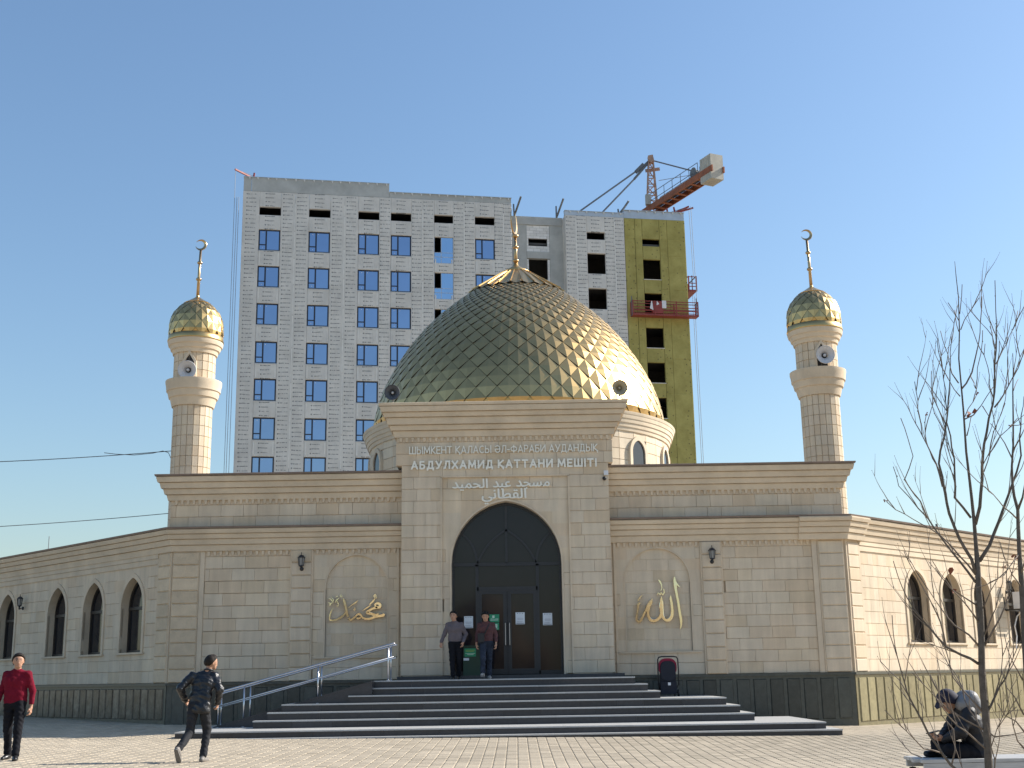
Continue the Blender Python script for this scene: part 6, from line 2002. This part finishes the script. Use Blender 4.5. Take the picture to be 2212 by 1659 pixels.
def person(loc, label, J, f, head_f, colors, S=1.0, pitch=0.0, hands=None, jacket=False, hair_cut=.0, cap=None, hem=.93, sleeve=1.0, group=None):
    """J: joints relative to loc in metres (x right, y away, z up); f: facing; head_f: where the face looks"""
    t = thing('person', loc, label, 'person', group)
    O = np.array(loc, float)
    W = {k: O + np.array(v, float) * S for k, v in J.items()}
    f = np.array([f[0], f[1], 0.0]); f /= np.linalg.norm(f)
    side = np.array([-f[1], f[0], 0.0])                     # the person's left
    hf = Vector((head_f[0], head_f[1], 0)).normalized()
    hs = Vector((-hf.y, hf.x, 0))
    hf2 = (hf * cos(pitch) - Vector((0, 0, 1)) * sin(pitch)); hu = hs.cross(hf2) * -1
    if hu.z < 0: hu = -hu
    H = Vector(W['head'])
    def hp(a, b, c): return tuple(H + (hs * a + hf2 * b + hu * c) * S)
    sk, top, low, shoe, hair = (MAT[c] for c in colors)
    e = lambda r: r * S
    # ---- body: one continuous surface
    B = [(hp(0, -.012, .018), hp(0, .0, .02), e(.094), e(.09)), (hp(0, .03, -.03), hp(0, .052, -.085), e(.066), e(.036)),
         (hp(.03, .045, -.07), hp(-.03, .045, -.07), e(.028), e(.028)),
         (tuple(W['neck']), hp(0, -.015, -.05), e(.056), e(.054)),
         (hp(0, .082, -.02), hp(0, .092, -.035), e(.012), e(.016), None, 1, .012), (hp(0, .078, .01), hp(0, .085, -.02), e(.009), e(.012), None, 1, .012),
         (hp(.082, -.01, -.03), hp(.088, -.02, .015), e(.012), e(.016), None, 1, .01), (hp(-.082, -.01, -.03), hp(-.088, -.02, .015), e(.012), e(.016), None, 1, .01),
         (tuple(W['neck']), tuple(W['chest']), e(.05), e(.085)), (tuple(W['chest']), tuple(W['pelvis']), e(.072), e(.07))]
    for s in 'LR':
        B += [(tuple(W['sh' + s]), tuple(W['el' + s]), e(.034), e(.034)), (tuple(W['el' + s]), tuple(W['wr' + s]), e(.037), e(.026)), (tuple(W['chest']), tuple(W['sh' + s]), e(.05), e(.034)),
              (tuple(W['hi' + s]), tuple(W['kn' + s]), e(.068), e(.046)), (tuple(W['kn' + s]), tuple(W['an' + s]), e(.044), e(.034)), (tuple(W['pelvis']), tuple(W['hi' + s]), e(.06), e(.055))]
    meshes = [grow(B, .0125 * S, .028 * S)]
    for s, sg in (('L', 1), ('R', -1)):
        fore = Vector(W['wr' + s] - W['el' + s]).normalized()
        spec = (hands or {}).get(s, {})
        d = Vector(spec.get('d', fore)); pn = Vector(spec.get('pn', tuple(-side * sg)))
        th = spec.get('th', tuple(f))
        dd = d.normalized(); pp = (pn - dd * pn.dot(dd)).normalized(); sd = dd.cross(pp)
        sgn = 1 if sd.dot(Vector(th)) >= 0 else -1
        meshes.append(grow(hand_prims(W['wr' + s], d, pn, sgn, spec.get('curl', .55), S), .0058, .012))
    body = skin_obj('body', meshes, sk, t)
    # ---- face details
    for a in (-1, 1):
        m = MB(); m.ball(hp(.033 * a, .078, .012), e(.0115), 8, .75); m.build('eye', MAT['eye_dark'], t, True)
        m = MB(); m.tube([hp(.016 * a, .087, .034), hp(.036 * a, .083, .038), hp(.052 * a, .07, .032)], e(.005), 5); m.build('eyebrow', hair, t)
    m = MB(); m.tube([hp(-.026, .077, -.068), hp(0, .088, -.066), hp(.026, .077, -.068)], e(.006), 5); m.build('lips', MAT['lip_red'], t)
    # ---- hair
    if cap is None:
        hv = grow([(hp(0, -.016, .03), hp(0, .006, .04), e(.107), e(.10)), (hp(0, -.03, -.02), hp(0, -.04, .0), e(.09), e(.097))], .009 * S, .02,
                  cut=[(hp(0, .045 + hair_cut, .055), tuple((hf2 * .80 - hu * .6))), (hp(0, 0, -.062), tuple(-hu))])
        skin_obj('hair', [hv], hair, t)
    # ---- upper garment
    px, ch, nk = W['pelvis'], W['chest'], W['neck']
    hemz = (hem - .93) * S; up = np.array([0, 0, 1.0])
    wst = px + (ch - px) * .38
    ex = .014 if jacket else 0.0
    T = [(ch + side * e(.07), px + up * hemz + side * e(.07), e(.112 + ex), e(.105 + ex * 1.5), f, .84), (ch - side * e(.07), px + up * hemz - side * e(.07), e(.112 + ex), e(.105 + ex * 1.5), f, .84),
         (ch - side * e(.085), ch + side * e(.085), e(.118 + ex), e(.118 + ex), f, .82), (wst - side * e(.068), wst + side * e(.068), e(.108 + ex), e(.108 + ex), f, .86),
         (px + up * hemz - side * e(.075), px + up * hemz + side * e(.075), e(.105 + ex * 1.6), e(.105 + ex * 1.6), f, .88),
         (nk - up * e(.045), W['shL'] - up * e(.012), e(.056), e(.046)), (nk - up * e(.045), W['shR'] - up * e(.012), e(.056), e(.046)), (ch, nk - up * e(.05), e(.12), e(.075), f, .85)]
    for s in 'LR':
        wr = W['el' + s] + (W['wr' + s] - W['el' + s]) * (.97 * sleeve)
        el = W['el' + s]
        T += [(W['sh' + s] - side * e(.012) * (1 if s == 'L' else -1) - up * e(.012), el, e(.062 + ex), e(.053 + ex), None, 1, .03), (el, wr, e(.052 + ex), e(.041 + ex), None, 1, .022)]
        mid = el + (W['sh' + s] - el) * .12
        T += [(el + side * 0, mid, e(.055 + ex), e(.052 + ex), None, 1, .012)]
    tv = grow([tuple([tuple(p[0]), tuple(p[1])] + list(p[2:])) for p in T], .0125 * S, .04 * S, cut=[(tuple(px + up * (hemz - e(.07 if jacket else .06))), (0, 0, -1))] if not cap else None, wr=.0075 if jacket else .0045)
    skin_obj('jacket' if jacket else 'sweater', [tv], top, t)
    cl = MB(); ring = []
    for i in range(13):
        a = 2 * pi * i / 12
        ring.append(tuple(nk + side * e(.068) * cos(a) + f * (e(.064) * sin(a) + e(.004)) + up * e(-.012 + (.018 if jacket else .0) - .014 * sin(a))))
    cl.tube(ring, e(.017 if jacket else .011), 6, cap=False); cl.build('collar', top, t, True)
    # ---- trousers
    Lw = [(px - side * e(.07), px + side * e(.07), e(.104), e(.104), f, .9)]
    for s in 'LR':
        an = W['an' + s] + (W['kn' + s] - W['an' + s]) * .03
        kn = W['kn' + s]
        Lw += [(W['hi' + s], kn, e(.096), e(.072), None, 1, .03), (kn, an, e(.070), e(.058), None, 1, .02), (an + (kn - an) * .12, an, e(.058), e(.059), None, 1, .015)]
    lv = grow([tuple([tuple(p[0]), tuple(p[1])] + list(p[2:])) for p in Lw], .0125 * S, .04 * S, wr=.006)
    skin_obj('trousers', [lv], low, t)
    # ---- shoes
    for s in 'LR':
        an = W['an' + s]; toe = W['to' + s]; dv = toe - an; L = np.linalg.norm(dv); dv = dv / L
        heel = an - dv * e(.055)
        nrm = np.array(Vector(tuple(up - dv * (up @ dv))).normalized())
        dn = W.get('dn' + s)
        if dn is not None: nrm = (O - dn) if False else np.array(J['dn' + s], float); 
        nrm = nrm / np.linalg.norm(nrm)
        base = an - nrm * e(.055)
        sv = grow([(tuple(base - dv * e(.05)), tuple(base + dv * e(.06)), e(.04), e(.044)), (tuple(base + dv * e(.05)), tuple(base + dv * e(.165)), e(.044), e(.034)), (tuple(an - dv * e(.01)), tuple(base), e(.045), e(.04))], .0095 * S, .03,
                  cut=[(tuple(base - nrm * e(.034)), tuple(-nrm))])
        so = skin_obj('shoe', [sv], shoe, t)
        sole = MB(); pts = []
        sdv = np.cross(dv, nrm)
        for a_, w_ in ((-.09, .0), (-.08, .032), (-.02, .034), (.06, .04), (.13, .043), (.18, .03), (.2, .0), (.18, -.03), (.13, -.043), (.06, -.04), (-.02, -.034), (-.08, -.032)):
            pts.append(tuple(base - nrm * e(.034) + dv * e(a_) + sdv * e(w_)))
        sole.prism(pts, tuple(-nrm * e(.022))); sole.build('sole', MAT['shoe_sole'], so)
    return t, W, hp

simple('skin', (.42, .235, .155), .55, var=.08, scale=20, spec=.35); simple('eye_dark', (.02, .015, .012), .25); simple('lip_red', (.33, .13, .10), .5)
simple('black_hair', (.008, .0075, .0075), .6, var=.4, scale=90, bump=.3, bscale=160, spec=.25); simple('dark_brown_hair', (.02, .015, .012), .65, var=.4, scale=90, bump=.3, bscale=160, spec=.2)
simple('mauve_grey_knit', (.135, .115, .125), .9, var=.15, scale=9, bump=.4, bscale=140, spec=.15); simple('maroon_knit', (.10, .05, .052), .9, var=.15, scale=9, bump=.4, bscale=140, spec=.15)
simple('dark_red_sweater', (.155, .008, .022), .9, var=.18, scale=8, bump=.4, bscale=120, spec=.15); simple('black_leather', (.011, .012, .015), .36, var=.3, scale=8, bump=.7, bscale=16, spec=.5)
simple('black_trousers', (.010, .0105, .014), .85, var=.3, scale=7, bump=.5, bscale=10, spec=.15); simple('faded_dark_jeans', (.028, .036, .055), .85, var=.55, scale=5, bump=.4, bscale=12, spec=.15)
simple('charcoal_jeans', (.028, .029, .033), .85, var=.35, scale=5, bump=.5, bscale=10, spec=.15)
simple('black_shoe', (.014, .014, .015), .35); simple('grey_shoe', (.30, .29, .28), .6); simple('tan_grey_shoe', (.20, .18, .16), .6); simple('shoe_sole', (.16, .15, .14), .8)
simple('black_puffer', (.016, .017, .022), .55, var=.3, scale=6, bump=.9, bscale=9, spec=.35); simple('grey_puffer', (.19, .19, .195), .55, var=.3, scale=7, bump=.9, bscale=12)

# man in the grey sweater, coming out of the door
person((-1.50, 31.25, 1.357), 'person in a mauve grey sweater and black trousers walking out of the mosque door', dict(
    pelvis=(0, 0, .93), chest=(-.01, -.02, 1.27), neck=(-.03, -.02, 1.465), head=(-.045, -.04, 1.60),
    shR=(-.205, .0, 1.395), elR=(-.285, .04, 1.14), wrR=(-.375, -.01, .93), shL=(.17, -.02, 1.385), elL=(.27, .03, 1.13), wrL=(.205, -.14, .93),
    hiR=(-.09, 0, .90), hiL=(.09, 0, .90), knR=(-.085, -.06, .50), knL=(.085, .0, .49), anR=(-.065, -.14, .09), anL=(.075, .10, .095), toR=(-.085, -.34, .07), toL=(.10, -.1, .07)),
    (0, -1), (-.25, -1), ('skin', 'mauve_grey_knit', 'black_trousers', 'black_shoe', 'black_hair'), S=.955, pitch=.08,
    hands={'R': dict(d=(-.12, -.25, -.9), pn=(.5, .6, 0), curl=.8), 'L': dict(d=(-.15, -.35, -.85), pn=(-.9, .3, 0), curl=.5)}, hem=.985)
# man in the maroon sweater with a strap
t, W, hp = person((-.74, 31.25, 1.357), 'person in a maroon sweater with a chest strap, looking down beside the green bin', dict(
    pelvis=(0, 0, .93), chest=(0, -.02, 1.27), neck=(-.005, -.04, 1.46), head=(-.015, -.085, 1.585),
    shR=(-.18, -.01, 1.385), elR=(-.235, .02, 1.12), wrR=(-.255, -.07, .87), shL=(.185, -.01, 1.385), elL=(.25, .01, 1.11), wrL=(.255, -.10, .87),
    hiR=(-.09, 0, .90), hiL=(.09, 0, .90), knR=(-.085, -.2, .51), knL=(.075, .01, .49), anR=(-.09, -.24, .15), anL=(.07, .10, .09), toR=(-.12, -.43, .16), toL=(.09, -.1, .07)),
    (0, -1), (-.08, -1), ('skin', 'maroon_knit', 'faded_dark_jeans', 'grey_shoe', 'black_hair'), S=.95, pitch=.42,
    hands={'R': dict(d=(.05, -.3, -.9), pn=(1, .2, 0), curl=.7), 'L': dict(d=(.0, -.35, -.9), pn=(-1, .2, 0), curl=.7)}, hem=.99)
m = MB(); c = Vector((-.74, 31.25, 1.357)); sp_ = [c + Vector(p) * .95 for p in ((.10, .02, 1.455), (.085, -.08, 1.40), (.02, -.145, 1.25), (-.07, -.145, 1.08), (-.13, -.12, 1.0))]
m.tube(sp_, .014, 6); m.build('strap', BLACK, t, True)
m = MB(); m.prism([tuple(c + Vector((x - .13, -.175, z + 1.02)) * .95) for x, z in rrect(.085, -.1, .13, .03)], (0, .06, 0)); m.build('bag', BLACK, t)

# man in the black leather jacket, seen from behind
jx = at(425, 1645, 21.4)
person((jx.x, 21.4, gz(jx.x, 21.4)), 'person in a black leather jacket walking away towards the mosque steps', dict(
    pelvis=(.0, 0, .91), chest=(.03, .09, 1.26), neck=(.10, .14, 1.47), head=(.145, .17, 1.60),
    shL=(-.17, .08, 1.39), elL=(-.315, -.02, 1.18), wrL=(-.27, .14, .99), shR=(.22, .12, 1.39), elR=(.335, .02, 1.15), wrR=(.285, .12, .94),
    hiL=(-.09, 0, .88), hiR=(.09, 0, .88), knL=(-.13, -.02, .47), knR=(.125, .10, .50), anL=(-.225, -.33, .215), anR=(.105, -.02, .085), toL=(-.205, -.20, .035), toR=(.15, .18, .07), dnL=(0, .8, .6)),
    (.3, 1), (.85, .6), ('skin', 'black_leather', 'charcoal_jeans', 'tan_grey_shoe', 'dark_brown_hair'), S=1.0, pitch=.12, jacket=True, hem=.86, hair_cut=-.01,
    hands={'R': dict(d=(-.2, .2, -.9), curl=.9), 'L': dict(d=(.3, .5, -.7), curl=.9)})

# man in the red sweater at the left edge
rx = at(24, 1636, 21.8)
person((rx.x, 21.8, gz(rx.x, 21.8)), 'person in a dark red sweater and black trousers walking into view at the left edge', dict(
    pelvis=(0, 0, .93), chest=(0, -.01, 1.28), neck=(.01, -.02, 1.475), head=(.02, -.035, 1.61),
    shR=(-.19, .0, 1.40), elR=(-.25, .02, 1.12), wrR=(-.27, -.10, .90), shL=(.20, .0, 1.40), elL=(.265, .05, 1.12), wrL=(.275, .0, .85),
    hiR=(-.09, 0, .90), hiL=(.09, 0, .90), knR=(-.10, .02, .49), knL=(.115, -.09, .50), anR=(-.11, .12, .10), anL=(.13, -.16, .09), toR=(-.14, -.08, .07), toL=(.20, -.35, .075)),
    (.25, -1), (.45, -1), ('skin', 'dark_red_sweater', 'black_trousers', 'black_shoe', 'dark_brown_hair'), S=1.01, pitch=.03,
    hands={'L': dict(d=(.0, -.15, -1), pn=(-1, 0, 0), curl=.6), 'R': dict(d=(.1, -.3, -.9), curl=.6)}, hem=.955)

# hooded man sitting on the bench, bent over a phone
def Q(x, y, Y=14.28): 
    v = at(x, y, Y) - Vector((4.95, 14.28, 0)); return (v.x, v.y, v.z)
def off(v, dx=0, dy=0, dz=0): return (v[0] + dx, v[1] + dy, v[2] + dz)
pel = off(Q(2112, 1622)); chs = Q(2092, 1560); nck = Q(2071, 1521); hed = Q(2047, 1515)
t, W, hp = person((4.95, 14.28, 0.0), 'person in a black hooded puffer jacket sitting on the bench bent over a phone', dict(
    pelvis=pel, chest=chs, neck=nck, head=hed,
    shL=off(Q(2080, 1536), 0, -.19), elL=off(Q(2062, 1580), 0, -.20), wrL=off(Q(2038, 1597), 0, -.07), shR=off(Q(2080, 1536), 0, .19), elR=off(Q(2062, 1580), 0, .2), wrR=off(Q(2038, 1596), 0, .07),
    hiL=off(pel, -.03, -.1, -.03), hiR=off(pel, -.03, .1, -.03), knL=off(Q(2040, 1618), 0, -.22), knR=off(Q(2036, 1606), 0, .16), anL=off(Q(2030, 1620), 0, .12), anR=off(Q(2058, 1630), 0, -.05), toL=off(Q(2000, 1617), 0, .02), toR=off(Q(2035, 1634), 0, -.2)),
    (-1, 0), (-1, -.12), ('skin', 'black_puffer', 'black_trousers', 'black_shoe', 'dark_brown_hair'), S=1.0, pitch=.75, jacket=True, hem=.93, cap=True,
    hands={'L': dict(d=(-1, .2, .1), pn=(0, .5, 1), th=(0, 0, 1), curl=.8), 'R': dict(d=(-1, -.2, .1), pn=(0, -.5, 1), th=(0, 0, 1), curl=.8)})
simple('navy_cap', (.012, .012, .03), .8, var=.2)
cv = grow([(hp(0, -.012, .026), hp(0, .0, .03), .112, .106), (hp(0, -.035, -.02), hp(0, -.03, .0), .098, .1)], .011, .02, cut=[(hp(0, .05, .03), tuple((Vector(hp(0, 1, 0)) - Vector(hp(0, 0, 0))) * .8 - (Vector(hp(0, 0, 1)) - Vector(hp(0, 0, 0))) * .6))])
skin_obj('cap', [cv], MAT['navy_cap'], t)
pk = MB(); pk.prism([hp(a, b, c) for a, b, c in ((-.08, .07, .05), (-.07, .13, .035), (0, .155, .03), (.07, .13, .035), (.08, .07, .05))], tuple((Vector(hp(0, 0, .012)) - Vector(hp(0, 0, 0))))); pk.build('peak', MAT['navy_cap'], t)
n_ = np.array(W['neck']); 
hv = grow([(tuple(n_ + (.02, -.13, .0)), tuple(n_ + (.02, .13, .0)), .085, .085), (tuple(n_ + (.10, -.1, .06)), tuple(n_ + (.10, .1, .06)), .09, .09), (tuple(n_ + (.15, -.09, -.03)), tuple(n_ + (.15, .09, -.03)), .085, .085)], .014, .05)
skin_obj('hood', [hv], MAT['grey_puffer'], t)
a = Vector(W['wrL']) + Vector((-.11, .05, .06)); ph = MB(); ph.prism([a + Vector(p) for p in ((-.07, -.03, .0), (.07, -.03, .03), (.07, .05, .03), (-.07, .05, .0))], (0, 0, .009))
o = ph.build('phone', BLACK, None); meta(o, 'dark mobile phone held by the person sitting on the bench', 'phone')
